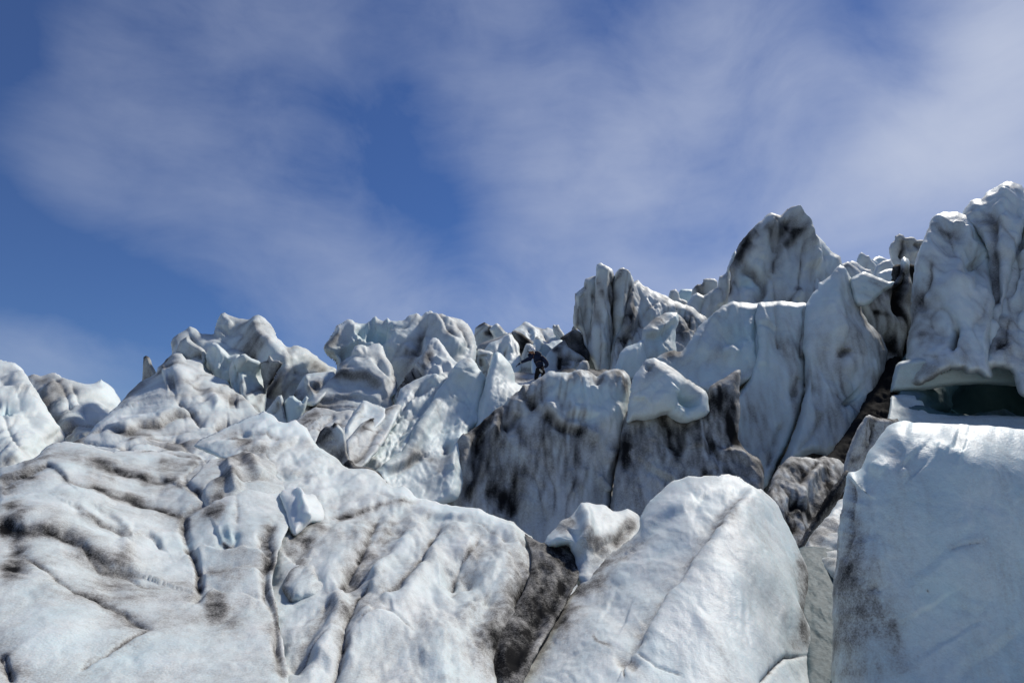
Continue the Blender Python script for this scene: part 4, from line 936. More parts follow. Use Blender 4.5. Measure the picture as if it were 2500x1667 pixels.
ice('wave_wall', 'broad smooth ice wall like a breaking wave right of the horn block', 'ice wall',
    P(T5, 1310, 900, 1340, 880, 1430, 828, 1520, 840, 1600, 740, 1650, 640, 1720, 590, 1790, 530, 1850, 480, 1920, 448, 2000, 455, 2090, 460, 2170, 455, 2180, 700, 2150, 950, 2100, 1060, 2000, 1110, 1925, 1165, 1890, 1150, 1800, 1215, 1740, 1205, 1700, 1180, 1600, 1140, 1480, 1080, 1380, 1000),
    steep([(1640, 860, 22), (1700, 800, 23.2), (1790, 742, 24.4), (1850, 745, 24.2), (1680, 930, 20), (1760, 960, 18.6), (1840, 920, 19.4), (1850, 830, 21.2), (1760, 850, 21.2)], 0.4),
    R=26, T=50, Tb=90, flow=65, lump=(110, 12), fold=(64, 7), scal=(24, 2.2), dirt=0.0, patch=0.30, crease=0.15, blue=0.3, streak=0.15, step=2.6,
    strokes=[('dirt', P(T5, 1350, 900, 1450, 860, 1510, 850), 12, 0.75), ('dirt', P(T5, 1420, 920, 1520, 900), 26, 0.3), ('gully', P(T5, 1900, 800, 1960, 720, 2060, 680), 30, 12), ('ridge', P(T5, 1840, 860, 1900, 850, 1960, 900), 16, 9), ('crease', P(T5, 2130, 500, 2125, 700, 2130, 880), 10, 9, 0.15), ('ridge', P(T5, 1740, 620, 1840, 530, 1960, 480), 22, 8),
             ('dirt', P(T5, 1900, 1080, 2000, 1060, 2080, 960), 16, 0.5), ('dirt', P(T5, 1720, 1160, 1790, 1180), 16, 0.3), ('blue', P(T5, 1900, 680), 50, 0.3), ('dirt', P(T5, 1800, 540, 1960, 460), 10, 0.25)])
ice('jointed_wall', 'smooth grey-blue ice panel with upright joints right of the wave wall', 'ice wall',
    P(T6, 150, 1150, 165, 1045, 240, 1036, 330, 1028, 400, 1030, 470, 1040, 560, 1045, 570, 1300, 545, 1568, 540, 1750, 480, 1960, 400, 2180, 320, 2320, 240, 2500, 180, 2530, 100, 2360, -40, 2180, -80, 1900, 80, 1660, 170, 1400),
    steep([(1860, 742, 23.6), (1960, 742, 23.4), (1860, 900, 20.8), (1960, 900, 20.8), (1900, 1060, 18.6), (1850, 1140, 17.0), (1790, 1030, 18.8), (1880, 820, 22.0)], 0.4), R=24, T=44, Tb=90, flow=86, stretch=3.4, lump=(120, 10), fold=(60, 6), scal=(24, 2.0), dirt=0.08, patch=0.36, blue=0.25, streak=0.3, step=2.7,
    strokes=[('crease', P(T6, 325, 1035, 328, 1250, 340, 1400), 7, 8, 0.3), ('crease', P(T6, 545, 1050, 530, 1300, 520, 1500), 9, 10, 0.6), ('ridge', P(T6, 190, 1220, 180, 1400, 200, 1568), 20, 8), ('step', P(T6, 180, 1220, 260, 1205, 330, 1220), 14, 5), ('gully', P(T8, 490, 130, 470, 220), 12, 9, 0.4), ('crease', P(T8, 400, 350, 360, 440, 340, 560), 9, 9, 0.6), ('dirt', P(T8, 250, 250, 290, 400, 260, 480), 34, 0.35),
             ('dirt', P(T8, 150, 280, 160, 420), 14, 0.8), ('ridge', P(T8, 330, 480, 280, 600), 20, 8)])
ice('dark_backing', 'dark backing ice added behind the joints between pillar and smooth walls', 'ice wall',
    P(T0, 1730, 860, 1790, 790, 1960, 770, 2100, 800, 2200, 900, 2140, 1050, 1960, 1300, 1860, 1330, 1740, 1200), [(1760, 900, 24.4), (1960, 800, 26.5), (2150, 900, 24.6), (1900, 1250, 21.4), (1800, 1150, 22)], R=20, T=20, Tb=50, dirt=0.75, step=4)  # added backing, darkened by dirt, closing bright slivers between the walls
ice('pointed_pillar', 'tall pointed ice pillar standing before the dark peak', 'ice pillar',
    P(T6, 545, 1080, 590, 980, 640, 930, 655, 890, 740, 830, 800, 770, 825, 748, 850, 770, 900, 840, 935, 890, 950, 960, 970, 1000, 985, 1090, 1050, 1200, 1140, 1300, 1190, 1420, 1180, 1568, 1150, 1700, 1080, 1850, 1000, 2000, 880, 2180, 720, 2260, 600, 2240, 480, 2300, 400, 2480, 330, 2400, 420, 2150, 500, 1900, 530, 1600, 520, 1300),
    steep([(2053, 652, 23.5), (1985, 740, 22.6), (2090, 740, 22.6), (2050, 820, 20.6), (1980, 900, 20.0), (2140, 880, 21.4), (2040, 980, 18.9), (1950, 1100, 17.6), (2060, 740, 21.8)], 0.45),
    R=34, T=60, Tb=90, flow=84, stretch=3.2, lump=(110, 12), fold=(60, 8), scal=(24, 2.2), dirt=0.06, patch=0.38, blue=0.22, streak=0.3, step=2.7,
    strokes=[('ridge', P(T6, 830, 760, 800, 940, 780, 1150, 820, 1330), 24, 13), ('gully', P(T6, 870, 1400, 830, 1460), 14, 11, 0.5), ('dirt', P(T6, 830, 1460, 880, 1420), 7, 0.7), ('crease', P(T6, 850, 1140, 880, 1280, 860, 1400), 9, 7, 0.15), ('dirt', P(T6, 950, 1250, 1050, 1350, 1000, 1500), 60, 0.35), ('gully', P(T8, 720, 220, 740, 240), 26, 22, 0.2), ('blue', P(T8, 730, 230), 30, 0.4),
             ('crease', P(T8, 500, 140, 480, 280, 450, 400), 8, 9, 0.35), ('crease', P(T8, 600, 300, 540, 420, 470, 480), 10, 6, 0.25), ('dirt', P(T8, 420, 340, 370, 420, 340, 520), 9, 0.7), ('dirt', P(T8, 860, 160, 820, 290), 18, 0.5)])
ice('grimy_buttress', 'grimy lilac-grey buttress with black cleft between pointed pillar and right tower', 'ice wall',
    P(T6, 920, 960, 930, 840, 1080, 850, 1210, 900, 1260, 870, 1290, 800, 1310, 700, 1335, 682, 1362, 700, 1375, 800, 1400, 900, 1400, 1150, 1340, 1350, 1300, 1568, 1260, 1800, 1100, 2000, 1000, 1900, 1100, 1600, 1100, 1400, 1000, 1150),
    steep([(2090, 690, 24.4), (2200, 640, 25.6), (2150, 760, 23.4), (2200, 800, 23.6), (2170, 900, 22), (2140, 980, 21.2)], 0.5), R=20, T=40, Tb=90, flow=84, stretch=3.2, lump=(90, 9), fold=(46, 7), scal=(18, 2), dirt=0.36, patch=0.42, streak=0.45, step=2.7,
    strokes=[('gully', P(T6, 1330, 750, 1310, 900, 1300, 1050, 1290, 1150), 13, 16, 0.9), ('ridge', P(T6, 1350, 700, 1365, 850, 1355, 1000), 8, 9), ('dirt', P(T6, 1330, 700, 1350, 690), 12, -0.7), ('gully', P(T6, 1170, 1300, 1230, 1350, 1210, 1450, 1200, 1568), 20, 18, 0.85), ('dirt', P(T6, 1090, 1130, 1190, 1145), 5, 0.7), ('dirt', P(T6, 1200, 920, 1080, 980), 16, 0.35), ('dirt', P(T6, 1000, 1050, 1100, 1100), 30, 0.15)])
ice('mossy_block', 'pale ice block with dark speckled lip between pillar and buttress', 'ice block',
    P(T6, 900, 850, 1000, 800, 1080, 812, 1130, 840, 1200, 872, 1253, 876, 1200, 945, 1120, 1000, 1040, 1060, 950, 1060), (22.9, 0.15, 0.1), R=18, T=30, Tb=50, flow=-30, lump=(50, 6), fold=(34, 4), scal=(14, 1.6), dirt=0.02, blue=0.25, step=2.5,
    strokes=[('dirt', P(T6, 1070, 830, 1130, 870, 1200, 890), 14, 0.75), ('dirt', P(T6, 1000, 808, 1070, 815), 4, 0.8), ('dirt', P(T6, 1230, 900, 1180, 950), 5, 0.6)])

# ------------------------------------------------------------------ right tower and cave
tw = bpy.data.objects.new('right_tower', None)
scene.collection.objects.link(tw)
d = pix_dir(2380, 960); tw.location = CAM + d * (20 / d[1])
tag(tw, 'massive fluted ice tower with snowy top at the right edge', 'serac')
TW = dict(streak=0.35, flow=86, stretch=3.0, parent=tw, step=2.8)
ice('shaft', None, None, P(T6, 1340, 1568, 1370, 1250, 1385, 1100, 1392, 900, 1420, 720, 1450, 620, 1490, 540, 1520, 470, 1550, 390, 1600, 340, 1640, 318, 1690, 325, 1750, 312, 1800, 330, 1860, 335, 1900, 390, 1960, 480, 2020, 620, 2040, 760, 2060, 1000, 2030, 1300, 2020, 1640, 1920, 1600, 1840, 1615, 1800, 1580, 1700, 1585, 1640, 1610, 1540, 1680, 1420, 1720, 1310, 1720),
    [(2300, 530, 23.6), (2260, 620, 22.6), (2230, 760, 22.2), (2330, 700, 21.2), (2400, 620, 22.4), (2340, 850, 20.0), (2230, 900, 21), (2400, 880, 19.6), (2350, 560, 22.8), (2280, 900, 20.2)],
    R=30, T=60, Tb=100, lump=(100, 13), fold=(62, 9), scal=(22, 2.6), dirt=0.06, patch=0.38, crease=0.25, blue=0.15,
    strokes=[('crease', P(T6, 1560, 700, 1530, 850, 1470, 960, 1420, 1080), 9, 9, 0.6), ('gully', P(T6, 1730, 1180, 1735, 1280, 1715, 1400), 10, 22, 0.3), ('blue', P(T6, 1730, 1300), 16, 0.5), ('dirt', P(T6, 1735, 1210, 1720, 1380), 6, 0.6), ('gully', P(T6, 1890, 690, 1920, 740), 26, 15, 0.1), ('ridge', P(T6, 1790, 440, 1850, 560, 2010, 680), 16, 12), ('dirt', P(T6, 1730, 490, 1700, 580, 1640, 640), 26, 0.35),
             ('dirt', P(T6, 1640, 490, 1720, 480), 7, 0.4), ('ridge', P(T6, 1640, 340, 1560, 560, 1500, 800), 26, 12), ('ridge', P(T6, 1760, 660, 1740, 860, 1900, 900), 18, 9), ('ridge', P(T6, 1720, 420, 1780, 440), 10, 8), ('dirt', P(T6, 1480, 1000, 1400, 1200), 30, 0.25), ('gully', P(T6, 1640, 1060, 1640, 1300), 22, 6), ('dirt', P(T6, 1500, 1468, 1650, 1465), 4, 0.3)], **TW)
ice('rib', None, None, P(T6, 1790, 400, 1800, 330, 1830, 280, 1880, 225, 1945, 218, 1990, 170, 2060, 120, 2130, 80, 2180, 76, 2250, 95, 2287, 130, 2330, 300, 2250, 600, 2180, 900, 2120, 1200, 2060, 1450, 2000, 1600, 1930, 1560, 1960, 1200, 1990, 900, 2000, 640, 1900, 480),
    [(2420, 450, 23.8), (2380, 500, 23.2), (2440, 560, 21.8), (2440, 700, 21.0), (2420, 850, 20.2), (2360, 560, 23)], R=30, T=60, Tb=100, lump=(80, 13), fold=(50, 10), scal=(22, 2.8), dirt=0.08, patch=0.4, crease=0.3, blue=0.1,
    strokes=[('ridge', P(T6, 2150, 150, 2140, 300, 2100, 500, 2080, 700), 22, 14), ('gully', P(T6, 2040, 400, 2060, 560, 2060, 800, 2030, 1050), 14, 14, 0.5), ('dirt', P(T6, 2080, 620, 2060, 900, 2020, 1100), 22, 0.4), ('dirt', P(T6, 2010, 330, 1990, 400), 20, 0.3)], **TW)
ice('rib', None, None, P(T6, 2140, 300, 2180, 180, 2260, 140, 2330, 160, 2420, 200, 2600, 240, 2900, 400, 3000, 1400, 2900, 1900, 2500, 1840, 2400, 1820, 2260, 1780, 2230, 1700, 2180, 1590, 2060, 1555, 1990, 1570, 1940, 1590, 2000, 1400, 2060, 1150, 2120, 850, 2150, 600),
    [(2480, 480, 22.8), (2470, 600, 21.4), (2480, 760, 20.4), (2480, 900, 19.4), (2430, 860, 19.8), (2520, 700, 20)], R=32, T=50, Tb=100, lump=(80, 13), fold=(46, 10), scal=(22, 2.8), dirt=0.14, patch=0.45, crease=0.3, blue=0.05,
    strokes=[('gully', P(T6, 2260, 380, 2230, 600, 2200, 800, 2150, 1000), 12, 14, 0.45), ('ridge', P(T6, 2230, 200, 2200, 400, 2160, 620), 14, 11), ('dirt', P(T6, 2140, 1100, 2080, 1300, 2010, 1450), 24, 0.5), ('dirt', P(T6, 2200, 1300, 2150, 1500), 36, 0.25), ('crease', P(T6, 2290, 700, 2250, 1000, 2230, 1300), 10, 8, 0.3)], **TW)
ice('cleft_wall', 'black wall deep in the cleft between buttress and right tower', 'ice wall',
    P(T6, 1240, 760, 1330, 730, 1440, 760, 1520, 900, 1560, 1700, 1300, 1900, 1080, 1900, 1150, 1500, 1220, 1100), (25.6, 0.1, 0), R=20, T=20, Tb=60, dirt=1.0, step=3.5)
ice('cave_wall', 'ice wall coloured dark for shade at the back of the cave under the right tower', 'cave wall',
    P(TC, 760, 420, 800, 160, 1000, -200, 1400, -700, 4200, -700, 4200, 1300, 740, 1300), [(2160, 900, 22.6), (2400, 760, 24.5), (2700, 900, 22.5), (2520, 880, 23.5), (2160, 1040, 19.6), (2300, 1010, 20.2), (2520, 1040, 20.2), (2420, 960, 25)], R=20, T=20, Tb=300, flow=4, stretch=4, lump=(110, 8), fold=(40, 5), scal=(22, 1.6), dirt=-0.3, patch=0.1, crease=0.0, blue=0.35, step=3, mat=MAT_CAVE,  # dark material and blue strokes paint the shade of the hollow
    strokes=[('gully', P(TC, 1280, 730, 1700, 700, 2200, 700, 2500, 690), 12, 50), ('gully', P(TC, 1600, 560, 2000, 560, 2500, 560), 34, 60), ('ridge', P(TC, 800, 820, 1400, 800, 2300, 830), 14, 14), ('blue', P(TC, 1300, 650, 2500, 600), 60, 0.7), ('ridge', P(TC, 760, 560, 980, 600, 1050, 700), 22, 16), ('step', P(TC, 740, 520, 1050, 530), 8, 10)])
ice('cave_sill', 'pale blue-grey ice sill along the foot of the cave', 'ice ledge',
    P(TC, 680, 640, 700, 540, 860, 528, 1040, 535, 1090, 620, 1160, 745, 1500, 790, 1900, 780, 2300, 800, 2800, 860, 2800, 1300, 680, 1300), [(2180, 970, 19.8), (2250, 980, 20.0), (2300, 1030, 18.9), (2500, 1030, 18.9), (2400, 1018, 19.4)], R=14, T=26, Tb=40, flow=2, stretch=3, lump=(90, 6), fold=(50, 4), scal=(24, 1.6), dirt=0.22, patch=0.2, crease=0.1, blue=0.7, step=2.8, jag=1.2)
ice('cave_lip', 'smooth shaded ice lip along the cave roof under the right tower', 'ice lip',
    P(TC, 690, 500, 720, 300, 800, 120, 1180, 60, 1800, 60, 2300, 100, 2800, 160, 2800, 470, 2300, 430, 1900, 400, 1500, 415, 1300, 440, 1100, 480, 900, 490), (20.7, -0.35, 0.0), R=20, T=34, Tb=60, flow=0, stretch=2, lump=(80, 5), fold=(60, 3), scal=(24, 1.2), dirt=0.1, patch=0.2, crease=0, blue=0.6, step=2.8, jag=1.0)

# ------------------------------------------------------------------ crevice at the right: broken dark shards
ice('crevice_block', 'dark rounded ice block wedged in the crevice above the front bulge', 'ice block',
    P(T8, 320, 720, 360, 600, 400, 540, 440, 513, 540, 515, 600, 506, 660, 520, 705, 552, 690, 620, 640, 720, 560, 860, 470, 1000, 430, 900, 390, 790), steep([(1900, 1130, 12.6), (2040, 1120, 14.2), (1940, 1250, 10.8), (2000, 1200, 12.2)], 0.6), R=24, T=40, Tb=60, flow=60, stretch=3, lump=(70, 9), fold=(36, 8), scal=(15, 2), streak=0.4, dirt=0.42, patch=0.5, step=2.6,
    strokes=[('gully', P(T8, 480, 720, 450, 800, 430, 860), 20, 16, 0.7), ('dirt', P(T8, 640, 640, 580, 720, 540, 800), 22, 0.6), ('ridge', P(T8, 560, 540, 520, 660, 470, 800), 14, 10), ('crease', P(T8, 560, 520, 520, 580, 490, 640), 7, 7, 0.7)])
ice('crevice_shard', 'narrow grey shard standing in the crevice beside the front right block', 'ice shard',
    P(T8, 690, 560, 730, 430, 795, 312, 815, 312, 860, 330, 945, 332, 950, 380, 860, 460, 800, 540, 760, 640, 700, 720, 690, 640), (12.8, 0.15, 0.2), R=14, T=26, Tb=40, flow=60, stretch=3, lump=(60, 7), fold=(28, 6), scal=(13, 1.8), dirt=0.34, patch=0.4, step=2.5,
    strokes=[('dirt', P(T8, 835, 325, 900, 325, 940, 320), 6, 0.9), ('crease', P(T8, 815, 320, 840, 380, 820, 430), 6, 7, 0.4), ('dirt', P(T8, 740, 530, 760, 520), 8, 0.7)])
ice('crevice_shard', 'long dirty fin slanting down to the meltwater in the crevice', 'ice shard',
    P(T8, 455, 960, 520, 850, 580, 740, 640, 650, 700, 570, 720, 600, 660, 720, 580, 840, 500, 960, 470, 1010), (10.2, 0.1, 0.3), R=12, T=22, Tb=30, flow=58, stretch=4, lump=(50, 6), fold=(24, 6), scal=(12, 2), dirt=0.7, step=2.5, strokes=[('dirt', P(T8, 640, 690, 560, 780), 14, 0.4)])
ice('snowy_fin', 'brown-streaked snowy ice fin left of the front right block', 'ice shard',
    P(T8, 490, 960, 540, 880, 610, 790, 670, 715, 730, 700, 720, 900, 700, 1100, 640, 1080, 560, 1000), [(1960, 1340, 8.2), (2040, 1250, 9.2), (2030, 1380, 7.4)], R=16, T=24, Tb=40, flow=45, stretch=2.5, lump=(60, 8), fold=(30, 7), scal=(13, 2), dirt=0.16, patch=0.5, step=2.5,
    strokes=[('dirt', P(T8, 540, 920, 600, 860, 660, 820), 14, 0.7), ('ridge', P(T8, 520, 930, 600, 840, 670, 760), 12, 9), ('dirt', P(T8, 660, 1000, 600, 980), 16, 0.4)])
ice('black_crevice', 'crevice floor painted black for shade below the pointed pillar', 'crevice floor',
    P(T8, 380, 700, 480, 640, 640, 480, 760, 300, 820, 180, 900, 60, 960, 40, 980, 240, 900, 400, 820, 520, 760, 700, 660, 860, 560, 1010, 430, 1040, 380, 900), [(1900, 1230, 13.5), (2050, 1100, 17.5), (2140, 960, 21.6), (1980, 1320, 12.0), (2160, 900, 23.0)], R=20, T=20, Tb=60, flow=58, stretch=3, lump=(60, 12), fold=(30, 14), scal=(14, 2.6), dirt=1.5, patch=0.2, step=2.8)  # heavy dirt blackens the sunlit floor in place of shade

# ------------------------------------------------------------------ foreground
ice('left_slope', 'wide folded grey-white ice slope filling the lower left corner', 'ice slope',
    P(T1, -2600, 2100, -1800, 1800, -900, 1640, -400, 1530, -100, 1470, 100, 1420, 260, 1368, 330, 1310, 400, 1255, 510, 1236, 600, 1243, 700, 1268, 870, 1308, 1000, 1308, 1050, 1298, 1200, 1308, 1450, 1308, 1540, 1328, 1600, 1360, 1640, 1400)
    + P(T2, 1420, 60, 1560, 60, 1760, 180, 1900, 260, 1960, 340, 1960, 480, 1900, 620, 1860, 760, 1840, 900, 1870, 1040, 1890, 1180, 1910, 1300, 1940, 1500, 1960, 1750, 2000, 2400, -1800, 2400),
    [(0, 1140, 8.6), (170, 1085, 9.6), (330, 1105, 9.8), (490, 1115, 10.2), (-60, 1660, 4.0), (300, 1660, 4.2), (660, 1660, 4.4), (440, 1260, 7.8), (480, 1420, 6.2), (0, 1300, 6.0), (240, 1300, 6.6), (200, 1480, 5.0), (60, 1200, 7.2), (500, 1560, 4.9), (350, 1200, 8.4), (560, 1220, 8.15), (670, 1210, 8.85), (600, 1380, 6.55), (630, 1470, 5.75), (560, 1300, 7.3), (-600, 1300, 6.2), (-500, 1900, 3.1), (300, 1950, 3.1), (650, 1950, 3.2)],
    R=40, T=20, Tb=60, flow=-30, stretch=2.6, lump=(190, 11), fold=(88, 8.5), scal=(34, 3.6), fine=(12, 0.8), dirt=0.10, patch=0.34, crease=0.38, blue=0.16, step=3.2,
    strokes=[('gully', P(T2, 1360, 80, 1250, 200, 1390, 330, 1240, 440, 1235, 540, 1280, 650, 1330, 770, 1345, 870, 1340, 1020), 9, 13, 0.55), ('gully', P(T2, 1880, 480, 1800, 600, 1830, 720, 1780, 820, 1790, 940, 1860, 1060, 1880, 1250, 1900, 1500), 12, 13, 0.5), ('step', P(T2, 1800, 660, 1650, 650, 1500, 650, 1380, 630, 1310, 680), 24, 12, 0.15), ('step', P(T2, 1800, 800, 1600, 800, 1480, 830, 1360, 830), 26, 10, 0.3), ('step', P(T2, 1740, 990, 1640, 970, 1500, 980, 1430, 960, 1340, 1020), 20, 11, 0.4), ('gully', P(T2, 1460, 520, 1520, 590, 1570, 610, 1590, 540), 14, 13), ('blue', P(T2, 1530, 560), 26, 0.5), ('dirt', P(T2, 1490, 590, 1550, 625, 1580, 600), 3, 0.8),
             ('step', P(T2, 1440, 500, 1480, 590, 1560, 630), 14, 9), ('dirt', P(T2, 1380, 370, 1440, 420, 1500, 350), 14, 0.8), ('dirt', P(T2, 1830, 500, 1810, 600, 1790, 680), 20, 0.6), ('gully', P(T2, 1780, 560, 1800, 660), 16, 12, 0.3), ('dirt', P(T2, 1420, 1040, 1490, 1030), 16, 0.75), ('dirt', P(T2, 1450, 830, 1480, 840), 14, 0.4), ('dirt', P(T2, 1240, 480, 1220, 440), 14, 0.6), ('dirt', P(T2, 1270, 660, 1310, 740, 1330, 850, 1335, 960), 8, 0.7),
             ('dirt', P(T2, 1800, 720, 1850, 790), 14, 0.7), ('crease', P(T2, 1600, 300, 1610, 400, 1600, 480), 7, 4, 0.3), ('dirt', P(T2, 1560, 660, 1640, 680), 16, 0.25), ('crease', P(T2, 0, 508, 100, 512, 330, 542, 560, 642, 800, 792, 960, 852), 3.5, 5, 0.85), ('crease', P(T2, 180, 690, 520, 890, 680, 950, 900, 1120, 1010, 1200), 3, 5, 0.7), ('crease', P(T2, 1010, 1200, 860, 1270, 720, 1370, 540, 1460), 2.5, 5, 0.6), ('crease', P(T2, 460, 210, 640, 250, 1000, 370, 1240, 440), 3.5, 5, 0.85), ('crease', P(T2, 640, 80, 960, 190, 1150, 210), 3.5, 5, 0.85), ('crease', P(T2, 480, 390, 680, 490, 840, 570), 3, 5, 0.6), ('crease', P(T2, 0, 210, 150, 160, 320, 95, 400, 150, 460, 210), 3, 5, 0.6), ('crease', P(T2, 40, 1380, 60, 1460, 90, 1540), 3, 5, 0.85), ('crease', P(T1, 1050, 1298, 1300, 1330, 1540, 1340, 1600, 1370), 3, 5, 0.7), ('crease', P(T2, 560, 640, 700, 760, 860, 830, 960, 900, 1100, 930), 3, 5, 0.5), ('crease', P(T2, 900, 540, 1020, 580, 1100, 660), 2.5, 5, 0.4), ('step', P(T2, -60, 500, 0, 505, 100, 510, 180, 525, 330, 540, 450, 570, 560, 640, 680, 720, 800, 790, 960, 850), 70, 17, 0.35), ('dirt', P(T2, 0, 520, 60, 512, 200, 528, 380, 548), 6, 0.9),
             ('dirt', P(T2, 100, 540, 140, 580, 110, 650), 20, 0.7), ('dirt', P(T2, 90, 640, 100, 720, 80, 800), 22, 0.65), ('dirt', P(T2, 60, 820, 90, 780), 24, 0.5), ('dirt', P(T2, 90, 420, 130, 440), 24, 0.6), ('gully', P(T2, 80, 600, 120, 700, 90, 820), 30, 9),
             ('crease', P(T2, 180, 690, 340, 790, 520, 890, 680, 950, 760, 1030, 900, 1120, 1010, 1200), 14, 6, 0.45), ('dirt', P(T2, 720, 760, 800, 860, 880, 940, 850, 1020), 50, 0.3), ('dirt', P(T2, 720, 960, 820, 1070, 960, 1170), 16, 0.3),
             ('crease', P(T2, 1010, 1200, 860, 1270, 720, 1370, 620, 1390, 540, 1460), 9, 3, 0.4), ('gully', P(T2, 895, 1425), 12, 5), ('blue', P(T2, 700, 1400, 900, 1430), 60, 0.2),
             ('step', P(T2, 480, 390, 560, 450, 680, 490, 780, 530, 840, 570), 30, 9, 0.35), ('step', P(T2, 660, 390, 740, 430, 800, 510, 860, 560), 20, 7, 0.2), ('gully', P(T2, 855, 565), 7, 8, 0.8), ('step', P(T2, 880, 560, 1000, 560, 1060, 600, 1100, 650), 20, 7, 0.1),
             ('step', P(T2, 640, 80, 740, 110, 880, 150, 960, 190, 1080, 180, 1150, 210), 26, 9, 0.5), ('dirt', P(T2, 640, 120, 740, 150), 26, 0.55), ('dirt', P(T2, 180, 160, 200, 170), 13, 0.7), ('step', P(T2, 0, 210, 100, 180, 200, 130, 320, 95, 400, 150, 460, 210), 26, 9, 0.3), ('dirt', P(T2, 0, 300, 60, 250, 100, 220), 24, 0.45),
             ('crease', P(T2, 460, 210, 640, 250, 820, 330, 1000, 370, 1150, 410, 1240, 440), 14, 8, 0.5), ('crease', P(T2, 620, 280, 800, 300, 930, 330), 9, 5, 0.5), ('dirt', P(T2, 860, 290, 950, 330), 12, 0.5), ('dirt', P(T2, 1150, 200, 1250, 240, 1340, 310), 10, 0.7), ('dirt', P(T2, 1150, 260, 1000, 220), 26, 0.3), ('dirt', P(T2, 150, 90, 300, 50, 330, 0), 10, 0.5), ('dirt', P(T2, 380, 30, 500, 40), 16, 0.4),
             ('dirt', P(T2, 1060, 90, 1200, 100, 1340, 60), 14, 0.5), ('ridge', P(T2, 840, 700, 850, 600), 14, 7), ('dirt', P(T2, 880, 640, 830, 720), 18, 0.35), ('dirt', P(T2, 0, 1300, 60, 1400, 40, 1500), 40, 0.5), ('crease', P(T2, 0, 1380, 40, 1460, 80, 1540), 12, 8, 0.5),
             ('dirt', P(T2, 1000, 880, 1200, 900, 1330, 1000), 30, 0.2), ('dirt', P(T2, 1440, 1110, 1560, 1140), 22, 0.35), ('dirt', P(T2, 1800, 1180, 1870, 1350, 1890, 1540), 14, 0.55)])
ice('faceted_mound', 'dirty ridged ice mound above the stepped column', 'ice block',
    P(T2, 1150, 190, 1170, 160, 1240, 120, 1340, 70, 1500, 50, 1600, 20, 1660, 8, 1760, 28, 1850, 88, 1880, 190, 2010, 232, 2010, 330, 1800, 360, 1640, 360, 1500, 400, 1390, 400, 1330, 320, 1250, 230),
    [(430, 1165, 9.0), (540, 1120, 10.0), (600, 1105, 10.3), (670, 1130, 10.2), (500, 1220, 8.2), (600, 1200, 8.6), (700, 1190, 9.4)], R=34, T=42, Tb=60, flow=-40, stretch=2, lump=(90, 13), fold=(56, 9), scal=(24, 2.4), dirt=0.22, patch=0.42, crease=0.35, step=2.9,
    strokes=[('ridge', P(T2, 1540, 60, 1560, 140, 1580, 220, 1590, 300), 16, 11), ('ridge', P(T2, 1660, 20, 1720, 110, 1790, 180), 14, 9), ('dirt', P(T2, 1640, 20, 1660, 80, 1720, 150), 14, 0.5), ('dirt', P(T2, 1500, 50, 1580, 50, 1650, 20), 7, 0.7), ('dirt', P(T2, 1440, 230, 1540, 210, 1640, 240), 20, 0.4), ('dirt', P(T2, 1180, 180, 1280, 250, 1370, 320), 9, 0.8), ('dirt', P(T2, 1430, 130, 1480, 180), 20, 0.4), ('crease', P(T2, 1580, 190, 1720, 190, 1860, 190), 8, 5, 0.4), ('dirt', P(T2, 1400, 380, 1460, 330, 1520, 330), 12, 0.5)])
ice('flat_block', 'bright white flat-topped ice block with blue shaded left side', 'ice block',
    P(T2, 1890, 300, 1905, 265, 1990, 248, 2030, 270, 2060, 298, 2150, 290, 2180, 350, 2220, 440, 2180, 480, 2090, 490, 2040, 540, 1990, 580, 1950, 520, 1930, 420), [(700, 1220, 8.5), (720, 1195, 8.95), (780, 1215, 9.2), (790, 1265, 8.45), (720, 1290, 7.7), (745, 1240, 8.2)], R=16, T=24, Tb=40, lump=(60, 5), fold=(44, 4), scal=(20, 1.6), dirt=-0.15, patch=0.25, crease=0.1, blue=-0.15, step=2.5, jag=1.5,
    strokes=[('ridge', P(T2, 1990, 260, 2030, 340, 2060, 420, 2050, 480), 9, 12)])
